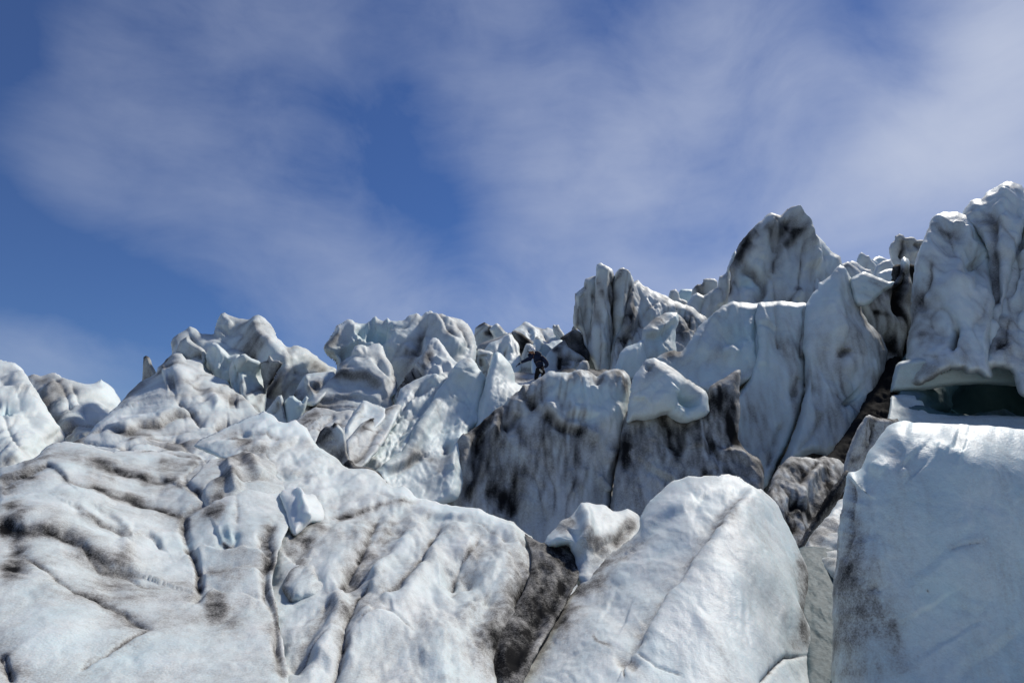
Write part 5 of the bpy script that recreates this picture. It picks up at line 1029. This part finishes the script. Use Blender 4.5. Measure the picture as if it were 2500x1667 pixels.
ice('snow_ridge', 'long curving snow ridge with draped icy folds running down to bottom centre', 'ice ridge',
    P(T3, -420, 1260, -200, 1150, -60, 1080, 30, 1040, 100, 1020, 150, 988, 210, 1018, 265, 1073, 330, 1080, 400, 1068, 440, 1100, 500, 1150, 550, 1250, 600, 1290, 700, 1350, 780, 1420, 850, 1452, 980, 1450, 1060, 1490, 1150, 1568)
    + P(T4, 650, 190, 720, 245, 790, 235, 830, 260, 880, 320, 1000, 338, 1060, 365, 1140, 370, 1230, 385, 1300, 390, 1360, 420, 1470, 465, 1530, 480, 1580, 530, 1650, 580, 1710, 640, 1730, 720, 1780, 800, 1790, 900, 1750, 1040, 1690, 1140, 1630, 1250, 1580, 1350, 1520, 1470, 1465, 1570, 1440, 1760, 1420, 2400, -200, 2400, -160, 1720, -170, 1400, -260, 1150, -230, 1000, -100, 900, -120, 700, -160, 560, -140, 300, -200, 180, -420, 60),
    [(600, 1050, 11.6), (660, 1010, 12.6), (740, 1040, 12.4), (830, 1130, 11.4), (960, 1190, 10.4), (1080, 1235, 9.6), (1240, 1270, 8.6), (1320, 1360, 7.6), (1300, 1480, 6.6), (1190, 1650, 5.0), (900, 1660, 4.5), (680, 1660, 4.6), (700, 1450, 6.2), (720, 1320, 7.6), (900, 1300, 8.0), (900, 1450, 6.2), (1100, 1400, 6.8), (1150, 1300, 7.9), (1050, 1550, 5.3), (700, 1180, 9.6), (900, 1950, 3.2), (1180, 1950, 3.5)],
    R=70, T=75, Tb=70, flow=57, stretch=3.0, lump=(170, 14), fold=(84, 15), scal=(34, 4.0), fine=(11, 0.8), dirt=0.07, patch=0.34, crease=0.32, blue=0.14, step=3.1,
    strokes=[('crease', P(T4, 1310, 560, 1180, 700, 1110, 880), 4, 5, 0.5), ('crease', P(T4, 1050, 520, 860, 800, 640, 980), 4, 5, 0.7), ('crease', P(T4, 640, 430, 520, 600, 440, 780, 370, 930), 4, 5, 0.8), ('crease', P(T4, 560, 880, 480, 1000, 400, 1180, 340, 1400, 290, 1568), 4, 5, 0.75), ('crease', P(T4, 400, 910, 560, 810, 700, 660), 3, 5, 0.5), ('crease', P(T4, 300, 440, 480, 400, 700, 350, 900, 325), 3, 5, 0.7), ('crease', P(T4, 1690, 640, 1500, 620, 1300, 480, 1150, 460), 2.5, 5, 0.4), ('crease', P(T4, 0, 1480, 100, 1420, 280, 1250), 3, 5, 0.6), ('crease', P(T4, 860, 1180, 700, 1100, 600, 1120, 480, 1200), 3, 5, 0.4), ('crease', P(T3, -60, 1180, 60, 1190, 180, 1165, 300, 1195), 3, 5, 0.6), ('crease', P(T3, 100, 1560, 230, 1500, 240, 1400, 160, 1330), 3, 5, 0.5), ('dirt', P(T3, 60, 1060, 150, 1010, 300, 1090, 450, 1110, 520, 1200), 30, -0.5), ('dirt', P(T4, 760, 250, 1000, 350, 1250, 395, 1450, 465), 18, -0.5),
             ('crease', P(T4, 1310, 560, 1240, 640, 1180, 700, 1150, 800, 1100, 900), 16, 10, 0.25), ('ridge', P(T4, 1500, 500, 1460, 600, 1440, 800, 1480, 1000, 1430, 1200), 36, 13), ('gully', P(T4, 1380, 540, 1330, 640, 1250, 720, 1220, 900), 26, 12, 0.15),
             ('ridge', P(T4, 1150, 480, 1060, 620, 900, 820, 760, 960, 640, 1020), 26, 13), ('crease', P(T4, 1050, 520, 950, 660, 860, 800, 760, 900, 640, 980), 16, 10, 0.4), ('ridge', P(T4, 900, 480, 780, 600, 650, 740, 580, 860), 26, 11), ('gully', P(T4, 760, 480, 680, 600, 520, 740, 420, 880), 28, 14, 0.35), ('dirt', P(T4, 620, 440, 520, 600, 400, 560), 40, 0.3),
             ('crease', P(T4, 640, 430, 500, 640, 440, 780, 400, 900, 370, 930), 14, 10, 0.5), ('crease', P(T4, 400, 910, 560, 800, 700, 660), 12, 7, 0.3), ('crease', P(T4, 560, 880, 480, 1000, 400, 1180, 360, 1400, 290, 1568), 22, 12, 0.4), ('dirt', P(T4, 420, 1060, 400, 1200, 340, 1350), 30, 0.35),
             ('ridge', P(T4, 400, 940, 350, 1000, 260, 1250, 200, 1450), 30, 12), ('gully', P(T4, 300, 1000, 220, 1200, 80, 1400, 10, 1480), 22, 10, 0.35), ('ridge', P(T4, 900, 880, 760, 1060, 560, 1150, 440, 1300, 400, 1450), 30, 11), ('gully', P(T4, 720, 1060, 640, 1080, 560, 1120), 16, 7, 0.25),
             ('gully', P(T4, 1100, 770, 1090, 820, 1120, 880), 16, 12, 0.05), ('gully', P(T4, 1340, 1010, 1380, 1040), 13, 12), ('gully', P(T4, 1230, 1010, 1270, 1010), 9, 6, 0.1), ('ridge', P(T4, 1150, 1120, 1240, 1050, 1320, 1060), 16, 8), ('crease', P(T4, 1100, 960, 1140, 900, 1260, 850), 10, 6, 0.25),
             ('dirt', P(T4, 1690, 700, 1660, 900, 1560, 1080, 1480, 1250, 1420, 1420), 60, 0.7), ('dirt', P(T4, 1700, 900, 1600, 1080, 1520, 1200, 1420, 1400), 34, 0.6), ('ridge', P(T4, 1330, 1180, 1360, 1260, 1380, 1350), 20, 8), ('gully', P(T4, 650, 1420, 700, 1520), 50, 8), ('dirt', P(T4, 1250, 1420, 1340, 1460), 30, 0.2),
             ('step', P(T4, 300, 440, 480, 400, 620, 370, 760, 350, 900, 325), 18, 8, 0.3), ('step', P(T4, 900, 450, 1000, 430, 1120, 450, 1250, 450, 1340, 460), 20, 8, 0.2), ('dirt', P(T4, 160, 320, 240, 480, 180, 540), 16, 0.35), ('dirt', P(T4, 100, 560, 200, 500), 30, 0.5), ('gully', P(T4, 30, 560, 100, 600, 0, 720), 26, 12, 0.5), ('ridge', P(T4, 360, 150, 500, 220, 640, 240), 24, 9),
             ('step', P(T3, -60, 1170, 60, 1180, 180, 1160, 300, 1190), 20, 8, 0.15), ('dirt', P(T3, -100, 1200, 20, 1240), 10, 0.5), ('step', P(T3, -100, 1330, 100, 1290, 260, 1270, 420, 1215, 520, 1270), 24, 8, 0.25), ('ridge', P(T3, 420, 1220, 560, 1330, 700, 1420), 22, 9), ('dirt', P(T3, 60, 1360, 200, 1400, 230, 1500), 34, 0.3), ('dirt', P(T3, -60, 1260, 60, 1330), 22, 0.35), ('gully', P(T3, 260, 1480, 320, 1400, 400, 1340), 30, 9)])
ice('round_lump', 'rounded speckled ice lump in the groove right of the stepped column', 'ice block',
    P(T2, 1900, 920, 1930, 830, 1960, 780, 2020, 720, 2090, 688, 2150, 710, 2200, 770, 2280, 800, 2310, 880, 2260, 960, 2180, 970, 2080, 1000, 1960, 1020), [(700, 1440, 6.2), (750, 1360, 7.1), (810, 1410, 6.7), (760, 1450, 6.1)], R=34, T=44, Tb=50, lump=(80, 9), fold=(50, 6), scal=(24, 2.2), dirt=0.06, patch=0.4, step=2.8,
    strokes=[('dirt', P(T2, 1940, 900, 1960, 800, 2040, 720), 13, 0.6), ('dirt', P(T2, 2160, 740, 2200, 820), 13, 0.6), ('gully', P(T2, 2140, 760, 2200, 860), 13, 7, 0.2), ('dirt', P(T2, 1930, 960, 1950, 1010), 14, 0.7), ('blue', P(T2, 2250, 820), 18, 0.5)])
ice('gully_floor', 'black dirt-filled gully between snow ridge and front bulge', 'ice gully',
    P(T4, 1600, 560, 1720, 620, 1900, 630, 1990, 650, 1990, 800, 1930, 950, 1800, 1180, 1660, 1420, 1540, 1720, 1500, 2300, 1200, 2300, 1280, 1720, 1320, 1480, 1480, 1150, 1620, 900, 1650, 700), [(1320, 1340, 7.8), (1400, 1340, 8.0), (1360, 1450, 6.7), (1280, 1600, 5.4), (1200, 1690, 4.95), (1200, 1950, 3.7)], R=16, T=12, Tb=40, flow=58, stretch=3.4, lump=(80, 14), fold=(40, 10), scal=(20, 2.4), dirt=0.66, patch=0.5, crease=0.2, blue=0, step=2.8,
    strokes=[('dirt', P(T4, 1800, 700, 1750, 900, 1600, 1200, 1460, 1500), 40, 0.3), ('gully', P(T4, 1900, 860, 1780, 1060, 1620, 1300, 1500, 1500), 18, 10, 0.3), ('ridge', P(T4, 1720, 660, 1860, 645), 8, 6)])
ice('peaked_block', 'small white-topped ice block with dirty left face above the black gully', 'ice block',
    P(T7, 800, 1345, 860, 1260, 920, 1200, 1000, 1150, 1040, 1093, 1090, 1073, 1170, 1085, 1230, 1095, 1270, 1130, 1370, 1123, 1420, 1140, 1455, 1172, 1470, 1260, 1460, 1360, 1360, 1500, 1220, 1640, 1100, 1700, 1010, 1620, 1000, 1460, 965, 1375, 830, 1388),
    [(1350, 1320, 7.8), (1430, 1235, 8.6), (1540, 1265, 8.9), (1430, 1300, 7.7), (1420, 1390, 7.3), (1480, 1320, 7.8), (1450, 1430, 7.0)], R=22, T=40, Tb=50, flow=40, stretch=2.2, lump=(80, 7), fold=(60, 5), scal=(22, 2), dirt=-0.02, patch=0.3, crease=0.1, blue=0.12, step=2.7,
    strokes=[('ridge', P(T7, 1060, 1090, 1090, 1200, 1095, 1290, 1040, 1380), 13, 12), ('dirt', P(T7, 880, 1270, 960, 1220, 1000, 1180), 20, 0.6), ('dirt', P(T7, 1060, 1240, 1090, 1300, 1060, 1360), 13, 0.45), ('gully', P(T7, 1000, 1250, 970, 1340), 20, 8), ('dirt', P(T7, 1440, 1190, 1330, 1290, 1200, 1350, 1080, 1390), 15, 0.7), ('dirt', P(T7, 1420, 1220, 1320, 1330, 1200, 1440, 1100, 1540), 17, 0.6), ('dirt', P(T4, 1980, 720, 1900, 920, 1780, 1120, 1640, 1340, 1500, 1580), 14, 0.5), ('crease', P(T7, 1400, 1230, 1300, 1320, 1150, 1420), 12, 8, 0.2)])
ice('front_bulge', 'big smooth rounded ice bulge with a diagonal crack, bottom centre right', 'ice block',
    P(T7, 1440, 1290, 1460, 1190, 1490, 1110, 1560, 1030, 1640, 960, 1700, 920, 1800, 893, 1950, 884, 2100, 876, 2150, 890, 2220, 940, 2281, 985)
    + P(T8, 300, 660, 350, 698, 388, 740, 412, 800, 450, 870, 482, 940, 512, 1010, 540, 1080, 566, 1180, 586, 1280, 598, 1400, 610, 1700, 640, 2100)
    + P(T4, 1300, 2300, 1400, 1720, 1500, 1560, 1640, 1380, 1780, 1180, 1930, 960, 2090, 760),
    [(1790, 1160, 7.9), (1600, 1215, 7.8), (1890, 1235, 7.7), (1960, 1390, 6.9), (1970, 1650, 5.4), (1700, 1300, 6.7), (1800, 1400, 5.9), (1600, 1660, 4.5), (1850, 1660, 4.7), (1300, 1650, 5.0), (1420, 1420, 6.7), (1500, 1300, 7.6), (1560, 1450, 5.9), (1400, 1550, 5.5), (1600, 1950, 3.2), (1900, 1950, 3.6)],
    R=165, T=110, Tb=80, flow=60, stretch=1.8, lump=(200, 13), fold=(110, 8), scal=(34, 4.0), fine=(11, 0.9), dirt=-0.03, patch=0.26, crease=0.10, blue=0.14, step=3.1,
    strokes=[('crease', P(T0, 1838, 1182, 1800, 1218, 1760, 1272, 1715, 1342, 1660, 1422, 1600, 1502, 1548, 1592), 3, 5, 0.5), ('crease', P(T8, 290, 1568, 360, 1500, 430, 1450, 520, 1440), 3, 5, 0.8), ('crease', P(T0, 1548, 1592, 1520, 1620, 1530, 1660), 3, 5, 0.7), ('crease', P(T0, 1560, 1600, 1600, 1630, 1660, 1650), 2.5, 5, 0.6), ('step', P(T0, 1838, 1180, 1800, 1215, 1760, 1270, 1715, 1340, 1660, 1420, 1600, 1500, 1548, 1592), 90, 24, 0.20), ('dirt', P(T0, 1800, 1225, 1740, 1290, 1680, 1380, 1620, 1460, 1560, 1550), 24, 0.4), ('step', P(T0, 1540, 1330, 1590, 1280, 1650, 1240, 1700, 1210), 40, 10, 0.05),
             ('dirt', P(T0, 1530, 1275, 1450, 1380, 1370, 1480, 1290, 1580, 1230, 1660), 50, 0.75), ('dirt', P(T0, 1480, 1360, 1400, 1470, 1330, 1570), 22, 0.35), ('dirt', P(T8, 480, 980, 520, 1120, 545, 1280, 555, 1420), 26, 0.8), ('dirt', P(T8, 510, 1180, 500, 1320, 460, 1420), 26, 0.4),
             ('crease', P(T8, 290, 1568, 360, 1500, 430, 1450, 480, 1440), 9, 5, 0.5), ('gully', P(T8, 200, 1210, 400, 1190), 50, 6), ('gully', P(T0, 1580, 1560, 1520, 1600, 1560, 1640), 16, 9, 0.5), ('ridge', P(T0, 1500, 1420, 1560, 1350, 1600, 1280), 26, 7), ('gully', P(T0, 1480, 1470, 1530, 1490), 40, 7), ('dirt', P(T4, 2060, 1240, 2090, 1290, 2200, 1320), 4, 0.7)])
ice('front_right_block', 'huge smooth blue-grey ice block with sparkling top, bottom right corner', 'ice block',
    P(T8, 660, 2100, 640, 1720, 632, 1500, 640, 1350, 640, 1150, 660, 980, 665, 850, 690, 700, 705, 590, 712, 580, 745, 578, 775, 560, 800, 500, 850, 430, 900, 370, 935, 348, 970, 340, 1020, 350, 1080, 352, 1200, 356, 1340, 362, 1480, 372, 1640, 390, 1900, 440, 2300, 560, 2400, 2100),
    steep([(2200, 1035, 5.7), (2350, 1040, 5.75), (2520, 1055, 5.6), (2080, 1180, 5.25), (2300, 1200, 4.95), (2500, 1250, 4.75), (2050, 1500, 4.75), (2050, 1660, 4.5), (2300, 1500, 4.4), (2500, 1600, 4.1), (2350, 1090, 5.3), (2300, 1900, 3.6), (2800, 1300, 4.9)], 0.55),
    R=70, T=80, Tb=160, flow=80, stretch=1.5, lump=(220, 14), fold=(150, 6), scal=(40, 4.5), fine=(12, 1.0), dirt=-0.06, patch=0.20, crease=0.05, blue=0.42, step=3.1,
    strokes=[('crease', P(T8, 1180, 960, 1250, 925, 1330, 912), 2.5, 2, 0.3), ('crease', P(T8, 700, 600, 730, 700, 720, 860, 690, 1000), 5, 6, 0.5), ('dirt', P(T8, 690, 720, 700, 900, 680, 1060), 40, 0.5), ('dirt', P(T8, 670, 960, 690, 1150, 670, 1400, 700, 1568), 85, 0.5), ('dirt', P(T8, 800, 1300, 850, 1450, 900, 1568), 90, 0.38), ('dirt', P(T8, 740, 1100, 840, 1250), 50, 0.3), ('crease', P(T8, 820, 1130, 850, 1110, 860, 1140), 8, 5, 0.6), ('dirt', P(T8, 1083, 1141), 3, 1.0), ('dirt', P(T8, 1200, 940, 1320, 910), 14, 0.2),
             ('gully', P(T8, 1200, 440, 1250, 470), 26, 12), ('ridge', P(T8, 1120, 470, 1240, 500), 14, 9), ('gully', P(T8, 1000, 500, 1060, 560), 40, 8), ('ridge', P(T8, 820, 540, 880, 580), 20, 9), ('ridge', P(T8, 970, 560, 990, 580), 14, 6), ('gully', P(T8, 760, 600, 800, 700, 790, 900), 34, 10), ('ridge', P(T8, 1100, 1000, 1250, 1200, 1400, 1420), 90, 7), ('gully', P(T8, 1080, 1200, 1180, 1380), 70, 7)])

# ------------------------------------------------------------------ meltwater between the two front blocks
def water_material():
    m = bpy.data.materials.new('meltwater')
    m.use_nodes = True
    t = NT(m.node_tree)
    tc = t.n('ShaderNodeTexCoord').outputs['Object']
    n1 = t.noise(tc, 16.0, 4.0, 0.65)
    n2 = t.noise(tc, 55.0, 2.0, 0.6)
    c = t.mix(t.smooth(n1, 0.35, 0.75), (0.05, 0.085, 0.10, 1), (0.12, 0.17, 0.19, 1))
    h = t.m('ADD', t.m('MULTIPLY', n1, 0.006), t.m('MULTIPLY', n2, 0.001))
    bp = t.n('ShaderNodeBump', ins={'Strength': 0.8, 'Distance': 1.0, 'Height': h})
    b = t.n('ShaderNodeBsdfPrincipled')
    t.set(b.inputs['Base Color'], c)
    b.inputs['Roughness'].default_value = 0.55
    b.inputs['IOR'].default_value = 1.33
    b.inputs['Specular IOR Level'].default_value = 0.12
    t.set(b.inputs['Normal'], bp.outputs[0])
    o = t.n('ShaderNodeOutputMaterial')
    m.node_tree.links.new(b.outputs[0], o.inputs['Surface'])
    return m


MAT_WATER = water_material()
ice('meltwater', None, None, P(T8, 430, 980, 500, 930, 600, 930, 690, 980, 720, 1200, 700, 1500, 740, 2100, 480, 2100, 520, 1450, 480, 1200),
    [(1960, 1345, 7.9), (2040, 1345, 7.9), (1990, 1450, 6.9), (2040, 1450, 6.9), (1990, 1660, 5.6), (2060, 1660, 5.6), (2020, 1900, 4.4)], R=10, T=6, Tb=20, lump=(60, 4), fold=(26, 1.5), scal=(12, 1.5), dirt=-1, patch=0, crease=0, step=2.8, mat=MAT_WATER, kind='structure')


# ------------------------------------------------------------------ the climber
M_NAVY = plain('navy_fabric', (0.012, 0.018, 0.045), 0.75, 0.25, 0.01, 18)
M_TROUSER = plain('black_fabric', (0.012, 0.011, 0.012), 0.85, 0.2, 0.01, 22)
M_HELMET = plain('white_shell', (0.72, 0.73, 0.74), 0.35, 0.5)
M_VENT = plain('black_vent', (0.02, 0.02, 0.022), 0.6)
M_SKIN = plain('skin', (0.42, 0.20, 0.11), 0.55)
M_GLOVE = plain('black_glove', (0.02, 0.022, 0.026), 0.7)
M_STRAP = plain('tan_strap', (0.20, 0.16, 0.12), 0.7)
M_PATCH = plain('pale_patch', (0.62, 0.60, 0.54), 0.8)
M_BOOT = plain('boot_leather', (0.03, 0.025, 0.022), 0.7)

PY = 25.1
pd = pix_dir(*P(T9, 1330, 1080)[0])
PT = PY / pd[1]
PK = PT / FPX / 7.84                                # metres per unit of the close-up
person = bpy.data.objects.new('person', None)
scene.collection.objects.link(person)
tag(person, 'climber in navy jacket, black trousers and white helmet reaching left among the ice', 'person', kind='thing')
foot = CAM + pix_dir(*P(T9, 1245, 1400)[0]) * PT
person.location = foot


def pp(u, v, dy=0.0):
    """A place on the climber: close-up coordinates plus metres into the picture."""
    q = CAM + pix_dir(*P(T9, u, v)[0]) * PT
    return Vector((q - foot).tolist()) + Vector((0, dy, 0))


def skin_mesh(name, chains, mat, sub=2, parent=person):
    """Chains of (point, radius) grown into one surface; a chain may start on a point of an earlier one."""
    bm = bmesh.new()
    ly = bm.verts.layers.skin.verify()
    made = {}
    first = True
    for ch in chains:
        prev = None
        for p, r in ch:
            key = (round(p.x, 4), round(p.y, 4), round(p.z, 4))
            v = made.get(key)
            if v is None:
                v = bm.verts.new(p)
                v[ly].radius = (r, r) if not isinstance(r, tuple) else r
                v[ly].use_root = first
                first = False
                made[key] = v
            if prev is not None and prev is not v and bm.edges.get((prev, v)) is None:
                bm.edges.new((prev, v))
            prev = v
    me = bpy.data.meshes.new(name)
    bm.to_mesh(me); bm.free()
    o = bpy.data.objects.new(name, me)
    scene.collection.objects.link(o)
    o.parent = parent
    md = o.modifiers.new('skin', 'SKIN'); md.use_smooth_shade = True
    sb = o.modifiers.new('smooth', 'SUBSURF'); sb.levels = sub; sb.render_levels = sub
    me.materials.append(mat)
    return o


def blob(name, centre, size, mat, rot=(0, 0, 0), parent=person, cut=None, noise=0.0):
    bm = bmesh.new()
    bmesh.ops.create_uvsphere(bm, u_segments=24, v_segments=16, radius=1.0)
    if cut is not None:
        geom = [v for v in bm.verts if v.co.z < cut]
        bmesh.ops.delete(bm, geom=geom, context='VERTS')
    for v in bm.verts:
        if noise:
            k = 1 + noise * math.sin(v.co.x * 5 + v.co.z * 4) * math.cos(v.co.y * 4 + 1)
            v.co *= k
        v.co = Vector((v.co.x * size[0], v.co.y * size[1], v.co.z * size[2]))
    for f in bm.faces:
        f.smooth = True
    me = bpy.data.meshes.new(name)
    bm.to_mesh(me); bm.free()
    o = bpy.data.objects.new(name, me)
    scene.collection.objects.link(o)
    o.parent = parent
    o.location = centre
    o.rotation_euler = rot
    me.materials.append(mat)
    return o


pelvis = pp(1325, 1075); waist = pp(1300, 985, 0.03); chest = pp(1262, 895, 0.07); neck = pp(1205, 815, 0.12); head = pp(1165, 752, 0.15)
ls = pp(1190, 858, 0.06); le = pp(1075, 925, 0.0); lw = pp(950, 985, -0.04)
rs = pp(1350, 872, 0.06); re = pp(1455, 1015, -0.05); rw = pp(1395, 1085, -0.10)
lh = pp(1280, 1095, 0.0); lk = pp(1252, 1230, -0.04); la = pp(1245, 1370, 0.03)
rh = pp(1375, 1090, 0.02); rk = pp(1385, 1205, 0.16); ra = pp(1350, 1340, 0.10)
face = pp(1125, 775, 0.20)
skin_mesh('body', [[(pelvis, 0.09), (waist, 0.095), (chest, 0.125), (neck, 0.055), (head, 0.092), (pp(1150, 700, 0.16), 0.06)],
                   [(chest, 0.125), (ls, 0.06), (le, 0.045), (lw, 0.032)], [(chest, 0.125), (rs, 0.06), (re, 0.04), (rw, 0.026)],
                   [(pelvis, 0.09), (lh, 0.055), (lk, 0.05), (la, 0.04)], [(pelvis, 0.09), (rh, 0.055), (rk, 0.05), (ra, 0.04)],
                   [(head, 0.092), (face, 0.05), (pp(1108, 782, 0.21), 0.018)], [(face, 0.05), (pp(1135, 812, 0.18), 0.032)]], M_SKIN)
skin_mesh('jacket', [[(pp(1335, 1100), 0.165), (waist, (0.165, 0.15)), (pp(1280, 935, 0.05), 0.18), (chest, 0.180), (pp(1225, 840, 0.1), 0.105)],
                     [(chest, 0.180), (ls, 0.11), (pp(1130, 895, 0.03), 0.092), (le, 0.080), (pp(1010, 958, -0.02), 0.064), (lw, 0.044)],
                     [(chest, 0.180), (rs, 0.11), (pp(1415, 935, 0.01), 0.10), (re, 0.098), (pp(1440, 1060, -0.08), 0.066), (rw, 0.05)]], M_NAVY)
hood = blob('hood', pp(1285, 800, 0.06), (0.145, 0.12, 0.085), M_NAVY, (0.2, 0.45, 0.2), noise=0.08)
hood['label'] = 'hood folded down behind the neck'
blob('collar', pp(1135, 812, 0.16), (0.10, 0.09, 0.075), M_NAVY, (0.1, -0.4, 0.1), noise=0.1)
skin_mesh('trousers', [[(pp(1330, 1065), 0.155), (pp(1328, 1105), 0.155)], [(pp(1328, 1105), 0.155), (pp(1285, 1150, -0.01), 0.118), (lk, 0.098), (pp(1246, 1310, 0.0), 0.08), (pp(1244, 1375, 0.03), 0.062)],
                       [(pp(1328, 1105), 0.155), (pp(1378, 1140, 0.06), 0.11), (rk, 0.078), (ra, 0.062)]], M_TROUSER)
pt = blob('knee_patch', pp(1335, 1150, -0.15), (0.040, 0.012, 0.085), M_PATCH, (0.1, -0.75, 0.15), noise=0.15)
pt['label'] = 'pale rag hanging at the thigh'
for k, (fx, fy, dd) in enumerate(((1235, 1395, 0.06), (1345, 1355, 0.14))):
    q = pp(fx, fy, dd)
    skin_mesh('boot', [[(q + Vector((0, -0.06, 0.06)), 0.055), (q + Vector((-0.01, 0.0, 0.0)), 0.05), (q + Vector((-0.03, 0.13, -0.01)), 0.045), (q + Vector((-0.04, 0.19, -0.015)), 0.03)]], M_BOOT)


def glove(name, wrist, tip, spread, thumb, mat):
    """Palm, four unequal bent fingers and a thumb from the side of the palm."""
    ax = (tip - wrist); L = ax.length; ax.normalize()
    sd_v = spread.normalized()
    nrm = ax.cross(sd_v)
    palm = wrist + ax * L * 0.42
    ch = [[(wrist, 0.036), (wrist + ax * L * 0.2, (0.042, 0.03)), (palm, (0.046, 0.028))]]
    for k, (o, ln) in enumerate(((-0.034, 0.88), (-0.012, 1.0), (0.011, 0.95), (0.032, 0.78))):
        b = palm + sd_v * o
        j = b + ax * L * 0.30 * ln + nrm * 0.006 + sd_v * o * 0.3
        e = b + ax * L * 0.58 * ln + nrm * 0.022 + sd_v * o * 0.5
        ch.append([(palm, (0.046, 0.028)), (b + ax * 0.012, 0.011), (j, 0.0105), (e, 0.009)])
    tb = wrist + ax * L * 0.25
    ch.append([(wrist + ax * L * 0.2, (0.042, 0.03)), (tb + thumb.normalized() * 0.05, 0.013), (tb + thumb.normalized() * 0.075 + ax * 0.04, 0.010)])
    return skin_mesh(name, ch, mat, 1)


g = glove('glove', lw, pp(848, 1062, -0.04), Vector((0.1, 1, 0.1)), Vector((-0.1, -0.5, -0.9)), M_GLOVE)
glove('glove', rw, pp(1330, 1130, -0.16), Vector((0.1, 0.9, 0.3)), Vector((0, -0.4, 0.8)), M_GLOVE)
cuff = skin_mesh('cuff', [[(pp(962, 978, -0.04), 0.046), (pp(940, 990, -0.04), 0.047)]], M_PATCH, 2)
cuff['label'] = 'pale glove cuff at the wrist'
skin_mesh('belt', [[(pp(1240, 1000, -0.13), 0.010), (pp(1275, 975, -0.158), 0.012), (pp(1320, 968, -0.158), 0.010), (pp(1345, 975, -0.13), 0.009)]], M_STRAP, 1)
skin_mesh('harness_strap', [[(pp(1245, 1045, -0.15), 0.012), (pp(1320, 1050, -0.175), 0.012), (pp(1400, 1062, -0.155), 0.012)]], M_TROUSER, 1)
hm = blob('helmet', head + Vector((0.01, -0.005, 0.035)), (0.138, 0.155, 0.115), M_HELMET, (0.25, -0.28, 0.25), cut=-0.12)
for a, h in ((0.2, 0.55), (1.2, 0.62), (2.3, 0.5), (3.4, 0.6), (4.3, 0.55), (5.3, 0.62), (0.8, 0.86), (3.8, 0.88)):
    r = math.sqrt(1 - h * h)
    v = blob('vent', Vector((0.138 * r * math.cos(a), 0.155 * r * math.sin(a), 0.115 * h)) * 0.985, (0.022, 0.012, 0.016), M_VENT, (0, 0, a + 1.57), parent=hm)
br = blob('visor', pp(1108, 752, 0.17), (0.055, 0.075, 0.020), M_VENT, (0.1, 0.25, 0.3))

# ------------------------------------------------------------------ kin of a kind
GROUPS = {'ice_lump': 'small ice lumps along the right skyline', 'ice_pillar': 'upright ice pillars', 'pale_slab': 'pale slabs left of the dark wall',
          'tilted_slab': 'tilted slabs below the banded mound', 'crevice_shard': 'shards in the right crevice', 'ice_nub': 'small nubs between the left seracs',
          'dark_backing': 'dark backing ice added in the joints'}
for o in list(scene.objects):
    g = GROUPS.get(o.name.split('.')[0])
    if g and o.parent is None:
        o['group'] = g
